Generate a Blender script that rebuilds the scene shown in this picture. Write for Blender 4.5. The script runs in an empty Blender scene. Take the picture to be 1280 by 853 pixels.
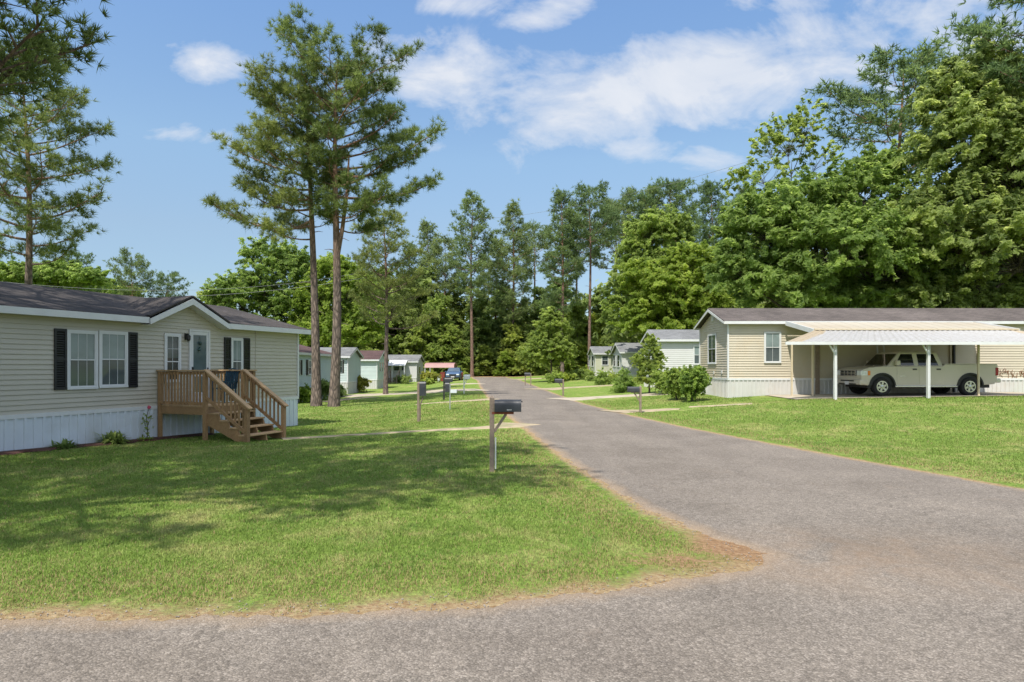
import bpy, math, random
import numpy as np
from mathutils import Vector, Matrix, noise as mnoise

S = bpy.context.scene
COL = S.collection
F = 780.0; HZ = 458.0; CX = 640.0; CAMH = 1.9
R_ = math.radians

# ------------------------------------------------------------------ materials
def new_mat(name):
    m = bpy.data.materials.new(name); m.use_nodes = True
    nt = m.node_tree; nt.nodes.clear()
    return m, nt
def N(nt, typ, **kw):
    n = nt.nodes.new(typ)
    for k, v in kw.items():
        if k.startswith('i_'):
            n.inputs[k[2:].replace('_', ' ')].default_value = v
        else:
            setattr(n, k, v)
    return n
def L(nt, a, b): nt.links.new(a, b)
def rgb(r, g, b): return (r, g, b, 1.0)
def ramp(nt, stops, interp='LINEAR'):
    n = nt.nodes.new('ShaderNodeValToRGB'); cr = n.color_ramp; cr.interpolation = interp
    while len(cr.elements) < len(stops): cr.elements.new(0.5)
    for e, (p, c) in zip(cr.elements, stops):
        e.position = p; e.color = c if len(c) == 4 else (*c, 1)
    return n
def mixc(nt, fac, a, b, blend='MIX'):
    n = nt.nodes.new('ShaderNodeMix'); n.data_type = 'RGBA'; n.blend_type = blend
    def put(i, v):
        if hasattr(v, 'is_linked') or hasattr(v, 'links'): L(nt, v, n.inputs[i])
        elif isinstance(v, (int, float)): n.inputs[i].default_value = v
        else: n.inputs[i].default_value = v if len(v) == 4 else (*v, 1)
    put(0, fac); put(6, a); put(7, b)
    return n.outputs[2]
def mth(nt, op, a, b=None, c=None, clamp=False):
    n = nt.nodes.new('ShaderNodeMath'); n.operation = op; n.use_clamp = clamp
    for i, v in enumerate((a, b, c)):
        if v is None: continue
        if isinstance(v, (int, float)): n.inputs[i].default_value = v
        else: L(nt, v, n.inputs[i])
    return n.outputs[0]
def noise_n(nt, vec, scale, detail=4, rough=.55, dist=0):
    n = N(nt, 'ShaderNodeTexNoise'); n.inputs['Scale'].default_value = scale
    n.inputs['Detail'].default_value = detail; n.inputs['Roughness'].default_value = rough
    n.inputs['Distortion'].default_value = dist
    if vec is not None: L(nt, vec, n.inputs['Vector'])
    return n.outputs['Fac']
def sm(color, rough=.6, var=.12, scale=6., metal=0., bump=.0, bscale=60., stain=None, sscale=1.2, samt=.5, spec=.5, stretch=None, name='paint'):
    """general solid material: base colour with mottling, optional stain colour and bump"""
    m, nt = new_mat(name)
    out = N(nt, 'ShaderNodeOutputMaterial'); b = N(nt, 'ShaderNodeBsdfPrincipled')
    L(nt, b.outputs[0], out.inputs[0])
    tc = N(nt, 'ShaderNodeTexCoord'); v = tc.outputs['Object']
    if stretch:
        mp = N(nt, 'ShaderNodeMapping'); mp.inputs['Scale'].default_value = stretch; L(nt, v, mp.inputs[0]); v = mp.outputs[0]
    f = noise_n(nt, v, scale, 5)
    lo = tuple(c*(1-var) for c in color); hi = tuple(min(1, c*(1+var)) for c in color)
    rp = ramp(nt, [(.3, lo), (.7, hi)]); L(nt, f, rp.inputs[0]); col = rp.outputs[0]
    if stain:
        f2 = noise_n(nt, v, sscale, 6, .65, .4)
        rp2 = ramp(nt, [(.5, (0, 0, 0)), (.75, (samt,)*3)]); L(nt, f2, rp2.inputs[0])
        col = mixc(nt, rp2.outputs[0], col, stain)
    L(nt, col, b.inputs['Base Color'])
    b.inputs['Roughness'].default_value = rough; b.inputs['Metallic'].default_value = metal
    b.inputs['Specular IOR Level'].default_value = spec
    if bump:
        fb = noise_n(nt, v, bscale, 4); bn = N(nt, 'ShaderNodeBump'); bn.inputs['Strength'].default_value = bump
        bn.inputs['Distance'].default_value = .02
        L(nt, fb, bn.inputs['Height']); L(nt, bn.outputs[0], b.inputs['Normal'])
    return m
def leaf_mat(name, dark, light, trans=.3, rough=.6, rnd=.25):
    m, nt = new_mat(name)
    out = N(nt, 'ShaderNodeOutputMaterial'); b = N(nt, 'ShaderNodeBsdfPrincipled')
    at = N(nt, 'ShaderNodeAttribute', attribute_name='tint')
    oi = N(nt, 'ShaderNodeObjectInfo')
    c = mixc(nt, at.outputs['Fac'], dark, light)
    k = mth(nt, 'MULTIPLY_ADD', oi.outputs['Random'], rnd, 1-rnd/2)
    hs = N(nt, 'ShaderNodeHueSaturation'); L(nt, c, hs.inputs['Color']); L(nt, k, hs.inputs['Value'])
    hu = mth(nt, 'MULTIPLY_ADD', oi.outputs['Random'], -.03*rnd/.25, .5+.015*rnd/.25); L(nt, hu, hs.inputs['Hue'])
    L(nt, hs.outputs[0], b.inputs['Base Color'])
    b.inputs['Roughness'].default_value = rough; b.inputs['Specular IOR Level'].default_value = .35
    t = N(nt, 'ShaderNodeBsdfTranslucent')
    hs2 = N(nt, 'ShaderNodeHueSaturation'); L(nt, hs.outputs[0], hs2.inputs['Color']); hs2.inputs['Value'].default_value = 1.9; hs2.inputs['Hue'].default_value = .485
    L(nt, hs2.outputs[0], t.inputs[0])
    mx = N(nt, 'ShaderNodeMixShader'); mx.inputs[0].default_value = trans
    L(nt, b.outputs[0], mx.inputs[1]); L(nt, t.outputs[0], mx.inputs[2]); L(nt, mx.outputs[0], out.inputs[0])
    return m
def bark_mat(name, dark, light, sc=(14, 14, 3.0), up=None):
    m, nt = new_mat(name)
    out = N(nt, 'ShaderNodeOutputMaterial'); b = N(nt, 'ShaderNodeBsdfPrincipled'); L(nt, b.outputs[0], out.inputs[0])
    tc = N(nt, 'ShaderNodeTexCoord'); mp = N(nt, 'ShaderNodeMapping'); mp.inputs['Scale'].default_value = sc
    L(nt, tc.outputs['Object'], mp.inputs[0])
    vo = N(nt, 'ShaderNodeTexVoronoi', feature='DISTANCE_TO_EDGE'); vo.inputs['Scale'].default_value = .8; L(nt, mp.outputs[0], vo.inputs['Vector'])
    nz = noise_n(nt, mp.outputs[0], 1.6, 6, .7)
    f = mth(nt, 'MULTIPLY_ADD', vo.outputs['Distance'], 1.6, mth(nt, 'MULTIPLY', nz, .6))
    rp = ramp(nt, [(.25, dark), (.8, light)]); L(nt, f, rp.inputs[0])
    if up:
        sz = N(nt, 'ShaderNodeSeparateXYZ'); L(nt, tc.outputs['Object'], sz.inputs[0]); k = mth(nt, 'MULTIPLY_ADD', sz.outputs[2], .16, mth(nt, 'MULTIPLY_ADD', nz, 1.2, -1.7), clamp=True)
        r2 = ramp(nt, [(.25, tuple(c*.6 for c in up)), (.8, up)]); L(nt, f, r2.inputs[0]); L(nt, mixc(nt, k, rp.outputs[0], r2.outputs[0]), b.inputs['Base Color'])
    else: L(nt, rp.outputs[0], b.inputs['Base Color'])
    b.inputs['Roughness'].default_value = .95
    bn = N(nt, 'ShaderNodeBump'); bn.inputs['Strength'].default_value = .8; bn.inputs['Distance'].default_value = .05
    L(nt, f, bn.inputs['Height']); L(nt, bn.outputs[0], b.inputs['Normal'])
    return m
def shingle_mat(name, c1, c2):
    m, nt = new_mat(name)
    out = N(nt, 'ShaderNodeOutputMaterial'); b = N(nt, 'ShaderNodeBsdfPrincipled'); L(nt, b.outputs[0], out.inputs[0])
    tc = N(nt, 'ShaderNodeTexCoord')
    br = N(nt, 'ShaderNodeTexBrick'); br.inputs['Scale'].default_value = 1.0
    br.inputs['Brick Width'].default_value = .3; br.inputs['Row Height'].default_value = .14; br.inputs['Mortar Size'].default_value = .006
    br.inputs['Color1'].default_value = (*c1, 1); br.inputs['Color2'].default_value = (*c2, 1); br.inputs['Mortar'].default_value = (*[c*.5 for c in c1], 1)
    br.inputs['Bias'].default_value = -.1
    L(nt, tc.outputs['Object'], br.inputs['Vector'])
    f = noise_n(nt, tc.outputs['Object'], .5, 6, .65)
    rp = ramp(nt, [(.3, (.72,)*3), (.7, (1.22,)*3)]); L(nt, f, rp.inputs[0])
    f2 = noise_n(nt, tc.outputs['Object'], 55, 2)
    rp2 = ramp(nt, [(.3, (.75,)*3), (.7, (1.2,)*3)]); L(nt, f2, rp2.inputs[0])
    c = mixc(nt, 1., br.outputs[0], rp.outputs[0], 'MULTIPLY'); c = mixc(nt, 1., c, rp2.outputs[0], 'MULTIPLY')
    L(nt, c, b.inputs['Base Color']); b.inputs['Roughness'].default_value = .9; b.inputs['Specular IOR Level'].default_value = .2
    bn = N(nt, 'ShaderNodeBump'); bn.inputs['Strength'].default_value = .5; bn.inputs['Distance'].default_value = .01
    L(nt, br.outputs['Fac'], bn.inputs['Height']); bn.invert = True; L(nt, bn.outputs[0], b.inputs['Normal'])
    return m
def pane_mat(name, top, bottom, zmid, blinds=True):
    """window glass over a blind; the two sashes differ (the lower one has an insect screen)"""
    m, nt = new_mat(name)
    out = N(nt, 'ShaderNodeOutputMaterial'); b = N(nt, 'ShaderNodeBsdfPrincipled'); L(nt, b.outputs[0], out.inputs[0])
    tc = N(nt, 'ShaderNodeTexCoord'); sx = N(nt, 'ShaderNodeSeparateXYZ'); L(nt, tc.outputs['Generated'], sx.inputs[0])
    st = mth(nt, 'GREATER_THAN', sx.outputs[2], zmid)
    c = mixc(nt, st, bottom, top)
    if blinds:
        sx2 = N(nt, 'ShaderNodeSeparateXYZ'); L(nt, tc.outputs['Object'], sx2.inputs[0])
        w = mth(nt, 'FRACT', mth(nt, 'MULTIPLY', sx2.outputs[2], 20.))
        w = mth(nt, 'MULTIPLY_ADD', mth(nt, 'GREATER_THAN', w, .75), -.04, 1.)
        cw = N(nt, 'ShaderNodeCombineColor'); [L(nt, w, cw.inputs[i]) for i in range(3)]
        c = mixc(nt, 1., c, cw.outputs[0], 'MULTIPLY')
    n = noise_n(nt, tc.outputs['Object'], 1.7, 3)
    rp = ramp(nt, [(.3, (.8,)*3), (.7, (1.2,)*3)]); L(nt, n, rp.inputs[0]); c = mixc(nt, 1., c, rp.outputs[0], 'MULTIPLY')
    L(nt, c, b.inputs['Base Color']); b.inputs['Roughness'].default_value = .08; b.inputs['Specular IOR Level'].default_value = .7
    return m

# ------------------------------------------------------------------ mesh builder
class MB:
    def __init__(s): s.v = []; s.f = []; s.M = Matrix.Identity(4)
    def add(s, vs, fs):
        o = len(s.v); M = s.M
        s.v += [tuple(M @ Vector(p)) for p in vs]; s.f += [tuple(o+i for i in f) for f in fs]
        return s
    def box(s, x0, x1, y0, y1, z0, z1):
        x0, x1 = min(x0, x1), max(x0, x1); y0, y1 = min(y0, y1), max(y0, y1); z0, z1 = min(z0, z1), max(z0, z1)
        return s.add([(x0,y0,z0),(x1,y0,z0),(x1,y1,z0),(x0,y1,z0),(x0,y0,z1),(x1,y0,z1),(x1,y1,z1),(x0,y1,z1)],
              [(0,3,2,1),(4,5,6,7),(0,1,5,4),(1,2,6,5),(2,3,7,6),(3,0,4,7)])
    def bar(s, a, b, w, h, up=(0,0,1)):
        """rectangular bar from a to b, width w (sideways) and height h (along up)"""
        a = Vector(a); b = Vector(b); d = (b-a).normalized(); sd = d.cross(Vector(up))
        if sd.length < 1e-5: sd = d.cross(Vector((1,0,0)))
        sd.normalize(); u = sd.cross(d).normalized()
        vs = []
        for p in (a, b):
            for i, j in ((-1,-1),(1,-1),(1,1),(-1,1)): vs.append(p + sd*(i*w/2) + u*(j*h/2))
        return s.add(vs, [(3,2,1,0),(4,5,6,7),(0,1,5,4),(1,2,6,5),(2,3,7,6),(3,0,4,7)])
    def tube(s, pts, rad, n=8, cap=True):
        pts = [Vector(p) for p in pts]; k = len(pts)
        if not hasattr(rad, '__len__'): rad = [rad]*k
        vs = []; ref = None
        for i, p in enumerate(pts):
            d = (pts[min(i+1, k-1)] - pts[max(i-1, 0)]).normalized()
            if ref is None: ref = d.orthogonal().normalized()
            a = (ref - d*ref.dot(d)); a = a.normalized() if a.length > 1e-6 else d.orthogonal().normalized(); ref = a; c = d.cross(a)
            for j in range(n):
                t = 2*math.pi*j/n; vs.append(p + (a*math.cos(t)+c*math.sin(t))*rad[i])
        fs = [(i*n+j, i*n+(j+1)%n, (i+1)*n+(j+1)%n, (i+1)*n+j) for i in range(k-1) for j in range(n)]
        if cap: fs += [tuple(reversed(range(n))), tuple(range((k-1)*n, k*n))]
        return s.add(vs, fs)
    def lathe(s, prof, n=16, axis='Z', c=(0,0,0), cap=True):
        """profile [(r, h)] revolved about an axis through c"""
        vs = []
        for r, h in prof:
            for j in range(n):
                t = 2*math.pi*j/n; a, b = r*math.cos(t), r*math.sin(t)
                p = (a, b, h) if axis == 'Z' else ((h, a, b) if axis == 'X' else (b, h, a))
                vs.append((p[0]+c[0], p[1]+c[1], p[2]+c[2]))
        k = len(prof)
        fs = [(i*n+j, i*n+(j+1)%n, (i+1)*n+(j+1)%n, (i+1)*n+j) for i in range(k-1) for j in range(n)]
        if cap and prof[0][0] > 1e-5: fs.append(tuple(reversed(range(n))))
        if cap and prof[-1][0] > 1e-5: fs.append(tuple(range((k-1)*n, k*n)))
        return s.add(vs, fs)
    def prism(s, poly, y0, y1):
        """polygon in XZ extruded along Y"""
        k = len(poly)
        vs = [(x, y0, z) for x, z in poly] + [(x, y1, z) for x, z in poly]
        fs = [tuple(range(k)), tuple(reversed(range(k, 2*k)))]
        fs += [(i, i+k, (i+1)%k+k, (i+1)%k) for i in range(k)]
        return s.add(vs, fs)
    def slab(s, quad, t):
        """sheet of thickness t below a quad or polygon"""
        q = [Vector(p) for p in quad]; n = (q[1]-q[0]).cross(q[2]-q[0]).normalized(); k = len(q)
        vs = q + [p - n*t for p in q]
        fs = [tuple(range(k)), tuple(reversed(range(k, 2*k)))] + [(i, i+k, (i+1)%k+k, (i+1)%k) for i in range(k)]
        return s.add(vs, fs)
    def lap(s, z0, z1, xr, course=.125, dep=.024, y=0.):
        """lap siding facing -y between z0 and z1; xr(z) -> (xa, xb)"""
        n = max(1, round((z1-z0)/course)); h = (z1-z0)/n; y = y+.014
        for i in range(n):
            a, b = z0+i*h, z0+(i+1)*h
            xa, xb = xr(a); xc, xd = xr(b)
            if xd - xc < .01: xc = xd = (xc+xd)/2
            s.add([(xa, y-dep, a), (xb, y-dep, a), (xd, y, b), (xc, y, b)], [(0,1,2,3)])
            s.add([(xa, y-dep, a), (xb, y-dep, a), (xb, y, a), (xa, y, a)], [(3,2,1,0)])
        return s
    def corr(s, x0, x1, z0, z1, pitch=.2, dep=.03, y=0., zb=None):
        """ribbed skirting facing -y; zb(x) bottom"""
        prof = []; x = x0
        while x < x1 - 1e-4:
            for dx, dy in ((0,0),(.30,0),(.36,-1),(.62,-1),(.68,0)):
                px = x+dx*pitch
                if px < x1: prof.append((px, y+dy*dep))
            x += pitch
        prof.append((x1, y))
        vs = []
        for px, py in prof: vs += [(px, py, zb(px) if zb else z0), (px, py, z1)]
        return s.add(vs, [(2*i, 2*i+2, 2*i+3, 2*i+1) for i in range(len(prof)-1)])
    def build(s, name, mat, parent=None, smooth=False, bevel=0, loc=None):
        me = bpy.data.meshes.new(name); me.from_pydata(s.v, [], s.f)
        me.validate(); me.update()
        if smooth:
            me.polygons.foreach_set('use_smooth', [True]*len(me.polygons))
        o = bpy.data.objects.new(name, me); COL.objects.link(o)
        if mat: me.materials.append(mat)
        if parent: o.parent = parent
        if loc: o.location = loc
        if smooth:
            try: me.set_sharp_from_angle(angle=R_(40))
            except Exception: pass
        if bevel:
            md = o.modifiers.new('bevel', 'BEVEL'); md.width = bevel; md.segments = 2; md.limit_method = 'ANGLE'; md.angle_limit = R_(35)
        return o
def mesh_np(name, V, Fc, mats, parent=None, tint=None, smooth=False, matidx=None, link=True):
    me = bpy.data.meshes.new(name); V = np.asarray(V, np.float32); Fc = np.asarray(Fc, np.int32)
    n, k = Fc.shape
    me.vertices.add(len(V)); me.vertices.foreach_set('co', V.ravel())
    me.loops.add(n*k); me.loops.foreach_set('vertex_index', Fc.ravel())
    me.polygons.add(n); me.polygons.foreach_set('loop_start', np.arange(0, n*k, k, dtype=np.int32))
    me.polygons.foreach_set('loop_total', np.full(n, k, np.int32))
    me.polygons.foreach_set('use_smooth', np.full(n, smooth))
    if matidx is not None: me.polygons.foreach_set('material_index', np.asarray(matidx, np.int32))
    me.update(calc_edges=True)
    if tint is not None:
        a = me.attributes.new('tint', 'FLOAT', 'POINT'); a.data.foreach_set('value', np.asarray(tint, np.float32))
    for m in (mats if isinstance(mats, (list, tuple)) else [mats]): me.materials.append(m)
    if not link: return me
    o = bpy.data.objects.new(name, me); COL.objects.link(o)
    if parent: o.parent = parent
    return o
def thing(name, label, cat, loc=(0,0,0), rz=0, group=None):
    o = bpy.data.objects.new(name, None); COL.objects.link(o)
    o.location = loc; o.rotation_euler = (0,0,rz); o['label'] = label; o['category'] = cat
    o.empty_display_size = .2
    if group: o['group'] = group
    return o
def tag(o, label, cat, group=None):
    o['label'] = label; o['category'] = cat
    if group: o['group'] = group
    return o
def kind(o, k, label=None):
    o['kind'] = k
    if label: o['label'] = label
    return o
CH = {}
def dup(root, loc, rz=0, sc=1., label=None, group=None):
    r = root.copy(); COL.objects.link(r); r.location = loc; r.rotation_euler = (0,0,rz)
    r.scale = sc if hasattr(sc, '__len__') else (sc,)*3
    if label: r['label'] = label
    if group: r['group'] = group
    for ch in root.children:
        c = ch.copy(); COL.objects.link(c); c.parent = r
        for g in ch.children:
            d = g.copy(); COL.objects.link(d); d.parent = c
    return r

# ------------------------------------------------------------------ layout
LE = np.array([(-5.8,90),(-4.9,80),(-4.1,74),(-2.6,52),(-1.06,33),(-.35,25.5),(.37,19.2),(.80,15.0),(1.2,11.7),(1.72,8.37),(2.05,7.3),(2.3,6.68),(2.52,6.3),(2.4,6.02),(1.6,5.62),(.4,5.2),(-.5,4.93),(-2.,4.78),(-4.,4.72),(-60,4.5)])
RE = np.array([(-.9,90),(-.2,83),(.95,74),(2.8,43.6),(3.64,31.5),(4.6,23.9),(5.43,19.2),(6.33,15.4),(6.95,12.9),(7.9,9.62),(9.2,8.3),(11.2,7.4),(14.5,6.85),(22,6.5),(80,6.3)])
def xl(y): return np.interp(y, LE[::-1][-13:, 1], LE[::-1][-13:, 0])
def xr(y): return np.interp(y, RE[::-1, 1], RE[::-1, 0])
def ss(a, b, x):
    t = np.clip((np.asarray(x, float)-a)/(b-a), 0, 1); return t*t*(3-2*t)
def gz(x, y):
    x = np.asarray(x, float); y = np.asarray(y, float)
    base = np.where(y > 35, .006*(np.minimum(y, 140)-35), 0.)
    t = x - xr(np.minimum(y, 90))
    bank = np.interp(t, [1.2, 5.1, 7.8, 16, 60], [0, .36, .54, .66, .8])
    bank *= np.interp(y, [12, 25, 36, 46, 200], [0, 1, 1, .6, .6])
    tl = xl(np.minimum(y, 90)) - x
    dip = ss(1.5, 7, tl)*np.interp(y, [13, 24, 45, 60, 75, 110], [0, -.27, -.42, -.5, -.5, -.2])
    return base + bank + dip
def gp(x, y):
    """ground point seen at photo pixel x, y"""
    z = 0.
    for _ in range(30):
        Y = F*(CAMH - z)/(y-HZ); X = (x-CX)/F*Y; z = .5*z+.5*float(gz(X, Y))
    return Vector((X, Y, float(gz(X, Y))))
def at(x, y, Y): return Vector(((x-CX)/F*Y, Y, CAMH + (HZ-y)/F*Y))
def gx(x, Y):
    X = (x-CX)/F*Y; return Vector((X, Y, float(gz(X, Y))))
def segdist(P, poly):
    P = np.asarray(P, float); d = np.full(len(P), 1e9)
    for a, b in zip(poly[:-1], poly[1:]):
        ab = b-a; t = np.clip(((P-a)@ab)/(ab@ab), 0, 1); q = a + t[:, None]*ab
        d = np.minimum(d, np.hypot(*(P-q).T))
    return d
def in_poly(P, poly):
    P = np.asarray(P, float); r = np.zeros(len(P), bool); n = len(poly)
    for i in range(n):
        (x1, y1), (x2, y2) = poly[i], poly[(i+1) % n]
        if y1 == y2: continue
        c = ((y1 > P[:, 1]) != (y2 > P[:, 1])) & (P[:, 0] < (x2-x1)*(P[:, 1]-y1)/(y2-y1)+x1)
        r ^= c
    return r
ROADPOLY = np.vstack([LE, [(-60,-9),(80,-9)], RE[::-1]])
def road_dist(P):
    d = np.minimum(segdist(P, LE), segdist(P, RE)); end = segdist(P, np.array([LE[0], RE[0]])); d = np.minimum(d, end)
    return np.where(in_poly(P, ROADPOLY), -d, d)
# ------------------------------------------------------------------ camera, light, sky
cam = bpy.data.cameras.new('camera'); camo = bpy.data.objects.new('camera', cam); COL.objects.link(camo)
camo.location = (0, 0, CAMH); camo.rotation_euler = (R_(90), 0, 0)
cam.sensor_width = 36; cam.lens = F/1280*36; cam.shift_y = (HZ-426.5)/1280; cam.clip_end = 3000; cam.clip_start = .05
S.camera = camo
SUN_EL = R_(60); sh = Vector((-.41, -.912, 0)).normalized()
sund = Vector((sh.x*math.cos(SUN_EL), sh.y*math.cos(SUN_EL), math.sin(SUN_EL)))
sl = bpy.data.lights.new('sun', 'SUN'); sl.energy = 3.2; sl.angle = R_(.55); sl.color = (1, .945, .86)
so = bpy.data.objects.new('sun', sl); COL.objects.link(so); so.rotation_euler = sund.to_track_quat('Z', 'Y').to_euler(); so.location = (0, 0, 40)
w = bpy.data.worlds.new('World'); S.world = w; w.use_nodes = True
nt = w.node_tree; nt.nodes.clear()
wo = N(nt, 'ShaderNodeOutputWorld'); bg = N(nt, 'ShaderNodeBackground'); L(nt, bg.outputs[0], wo.inputs[0])
bg.inputs['Strength'].default_value = .15
sky = N(nt, 'ShaderNodeTexSky', sky_type='NISHITA'); sky.sun_disc = False; sky.sun_elevation = SUN_EL
sky.sun_rotation = math.atan2(sund.x, sund.y) % (2*math.pi)
sky.air_density = .85; sky.dust_density = .35; sky.ozone_density = 1.3; sky.altitude = 50
tc = N(nt, 'ShaderNodeTexCoord'); sx = N(nt, 'ShaderNodeSeparateXYZ'); L(nt, tc.outputs['Generated'], sx.inputs[0])
# clouds live on the sky sphere: a = azimuth-like, e = elevation-like direction coordinates
ay = mth(nt, 'MAXIMUM', mth(nt, 'ABSOLUTE', sx.outputs[1]), .15)
a_ = mth(nt, 'DIVIDE', sx.outputs[0], ay); e_ = mth(nt, 'DIVIDE', sx.outputs[2], ay)
cv = N(nt, 'ShaderNodeCombineXYZ'); L(nt, a_, cv.inputs[0]); L(nt, mth(nt, 'MULTIPLY', e_, 1.7), cv.inputs[1]); L(nt, sx.outputs[1], cv.inputs[2])
n1 = noise_n(nt, cv.outputs[0], 5.0, 10, .6, .5)
n2 = noise_n(nt, cv.outputs[0], 11., 7, .6, .1)
mask = None
def px(x, y): return (x-CX)/F, (HZ-y)/F
CL = [(870,92,335,62,-13,1.0),(650,140,120,34,-8,.75),(1010,58,190,52,-10,.8),(545,88,115,40,6,.80),(268,80,66,28,5,.70),(250,170,70,16,0,.52),(690,15,58,24,-8,.75),(1130,20,190,60,-5,.62),(1230,70,130,80,-30,.6),(890,198,55,20,0,.62),(800,185,60,20,0,.6),(560,182,50,16,0,.5),(130,75,70,22,0,.38),(1010,5,150,30,0,.6),(585,2,90,18,0,.45)]
for x, y, rx, ry, rot, k in CL:
    cx_, cy_ = px(x, y); rx /= F; ry /= F; c, s_ = math.cos(R_(-rot)), math.sin(R_(-rot))
    dx = mth(nt, 'SUBTRACT', a_, cx_); dy = mth(nt, 'SUBTRACT', e_, cy_)
    u = mth(nt, 'ADD', mth(nt, 'MULTIPLY', dx, c/rx), mth(nt, 'MULTIPLY', dy, s_/rx))
    v = mth(nt, 'ADD', mth(nt, 'MULTIPLY', dx, -s_/ry), mth(nt, 'MULTIPLY', dy, c/ry))
    r2 = mth(nt, 'ADD', mth(nt, 'MULTIPLY', u, u), mth(nt, 'MULTIPLY', v, v))
    g = mth(nt, 'MULTIPLY', mth(nt, 'POWER', 2.718, mth(nt, 'MULTIPLY', r2, -.9)), k)
    mask = g if mask is None else mth(nt, 'MAXIMUM', mask, g)
mask = mth(nt, 'MULTIPLY', mask, mth(nt, 'GREATER_THAN', sx.outputs[1], 0))
d = mth(nt, 'ADD', mask, mth(nt, 'MULTIPLY', mth(nt, 'SUBTRACT', n1, .5), 2.0))
d = mth(nt, 'ADD', d, mth(nt, 'MULTIPLY', mth(nt, 'SUBTRACT', n2, .5), .9))
rp = ramp(nt, [(.36, (0,0,0)), (.60, (.42,)*3), (1.02, (.86,)*3)]); L(nt, d, rp.inputs[0])
mk2 = ramp(nt, [(.02, (0,0,0)), (.22, (1,1,1))]); L(nt, mask, mk2.inputs[0])
fac = mth(nt, 'MULTIPLY', rp.outputs[0], mk2.outputs[0])
hs = N(nt, 'ShaderNodeHueSaturation'); hs.inputs['Saturation'].default_value = 1.0; hs.inputs['Value'].default_value = 1.0; 
# hand-set tint by elevation darkens the sky colour, most near the horizon
ab = ramp(nt, [(0., (.28,.27,.27)), (.137, (.46,.455,.43)), (.198, (.57,.54,.485)), (.31, (.72,.72,.64)), (.49, (.73,.80,.81)), (.9, (.9,.92,.92))]); L(nt, sx.outputs[2], ab.inputs[0])
L(nt, mixc(nt, 1., sky.outputs[0], ab.outputs[0], 'MULTIPLY'), hs.inputs['Color'])
# bright cloud added overhead and behind, unseen, to lift fill in the shade
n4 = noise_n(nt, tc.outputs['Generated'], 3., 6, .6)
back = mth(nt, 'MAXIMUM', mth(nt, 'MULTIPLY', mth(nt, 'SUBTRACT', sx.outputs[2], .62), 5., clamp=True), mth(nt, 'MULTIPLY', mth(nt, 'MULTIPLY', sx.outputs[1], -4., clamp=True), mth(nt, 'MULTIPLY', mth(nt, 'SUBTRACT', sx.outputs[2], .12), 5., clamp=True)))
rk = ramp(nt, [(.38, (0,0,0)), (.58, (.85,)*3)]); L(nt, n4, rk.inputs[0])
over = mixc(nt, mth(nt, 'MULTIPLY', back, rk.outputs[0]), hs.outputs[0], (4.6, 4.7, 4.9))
cc = ramp(nt, [(.3, (2.2, 2.4, 2.75)), (.7, (2.85, 2.9, 3.02))]); L(nt, n1, cc.inputs[0])
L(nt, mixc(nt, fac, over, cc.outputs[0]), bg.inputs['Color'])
S.view_settings.view_transform = 'Standard'; S.view_settings.look = 'None'; S.view_settings.exposure = 1.05; S.view_settings.gamma = 1
S.view_settings.use_curve_mapping = False
S.cycles.max_bounces = 10; S.cycles.diffuse_bounces = 6; S.cycles.glossy_bounces = 3; S.cycles.transmission_bounces = 4; S.cycles.transparent_max_bounces = 6
S.cycles.use_denoising = True

# ------------------------------------------------------------------ ground
def arr(*segs):
    o = []
    for a, b, n in segs: o += list(np.linspace(a, b, n, endpoint=False))
    return np.array(o + [segs[-1][1]])
gxs = arr((-900,-120,10),(-120,-40,20),(-40,-12,30),(-12,9,150),(9,16,40),(16,40,30),(40,120,20),(120,900,10))
gys = arr((-60,2,12),(2,4.4,6),(4.4,8.2,56),(8.2,22,100),(22,45,80),(45,100,90),(100,140,20),(140,900,20))
GX, GY = np.meshgrid(gxs, gys); GP = np.stack([GX.ravel(), GY.ravel()], 1)
GZ = gz(GP[:, 0], GP[:, 1])
nx, ny = len(gxs), len(gys)
ii, jj = np.meshgrid(np.arange(nx-1), np.arange(ny-1)); b0 = (jj*nx+ii).ravel()
GFc = np.stack([b0, b0+1, b0+1+nx, b0+nx], 1)
rd = road_dist(GP)
# the soil under the asphalt is a little lower so that the road lies on top of it
GZ2 = GZ - np.where(rd < -.45, .03, 0)
# grass colour shared by the soil sheet and the blades
def grass_color(nt, pos, drk=1.):
    f1 = noise_n(nt, pos, .42, 6, .65, .7); f2 = noise_n(nt, pos, 2.2, 5, .65); f3 = noise_n(nt, pos, 30, 2)
    r1 = ramp(nt, [(.30, (.118*drk, .185*drk, .028*drk)), (.5, (.166*drk, .245*drk, .045*drk)), (.66, (.32*drk, .32*drk, .115*drk))])
    L(nt, mth(nt, 'ADD', mth(nt, 'MULTIPLY', f1, .6), mth(nt, 'MULTIPLY', f2, .4)), r1.inputs[0])
    r3 = ramp(nt, [(.3, (.72,)*3), (.7, (1.25,)*3)]); L(nt, f3, r3.inputs[0])
    c = mixc(nt, 1., r1.outputs[0], r3.outputs[0], 'MULTIPLY')
    # clover patches, and straw coloured thin places
    n5 = noise_n(nt, pos, .85, 5, .7, 1.2); r5 = ramp(nt, [(.56, (0,0,0)), (.66, (.55,)*3)]); L(nt, n5, r5.inputs[0])
    c = mixc(nt, r5.outputs[0], c, (.075*drk, .155*drk, .030*drk))
    mp = N(nt, 'ShaderNodeMapping'); mp.inputs['Location'].default_value = (7.3, 3.1, 0); mp.inputs['Scale'].default_value = (1.4, .8, 1); L(nt, pos, mp.inputs[0])
    n6 = noise_n(nt, mp.outputs[0], 1.1, 7, .72, .8); r6 = ramp(nt, [(.57, (0,0,0)), (.70, (.70,)*3)]); L(nt, n6, r6.inputs[0])
    return mixc(nt, r6.outputs[0], c, (.37*drk, .315*drk, .145*drk))
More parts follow.
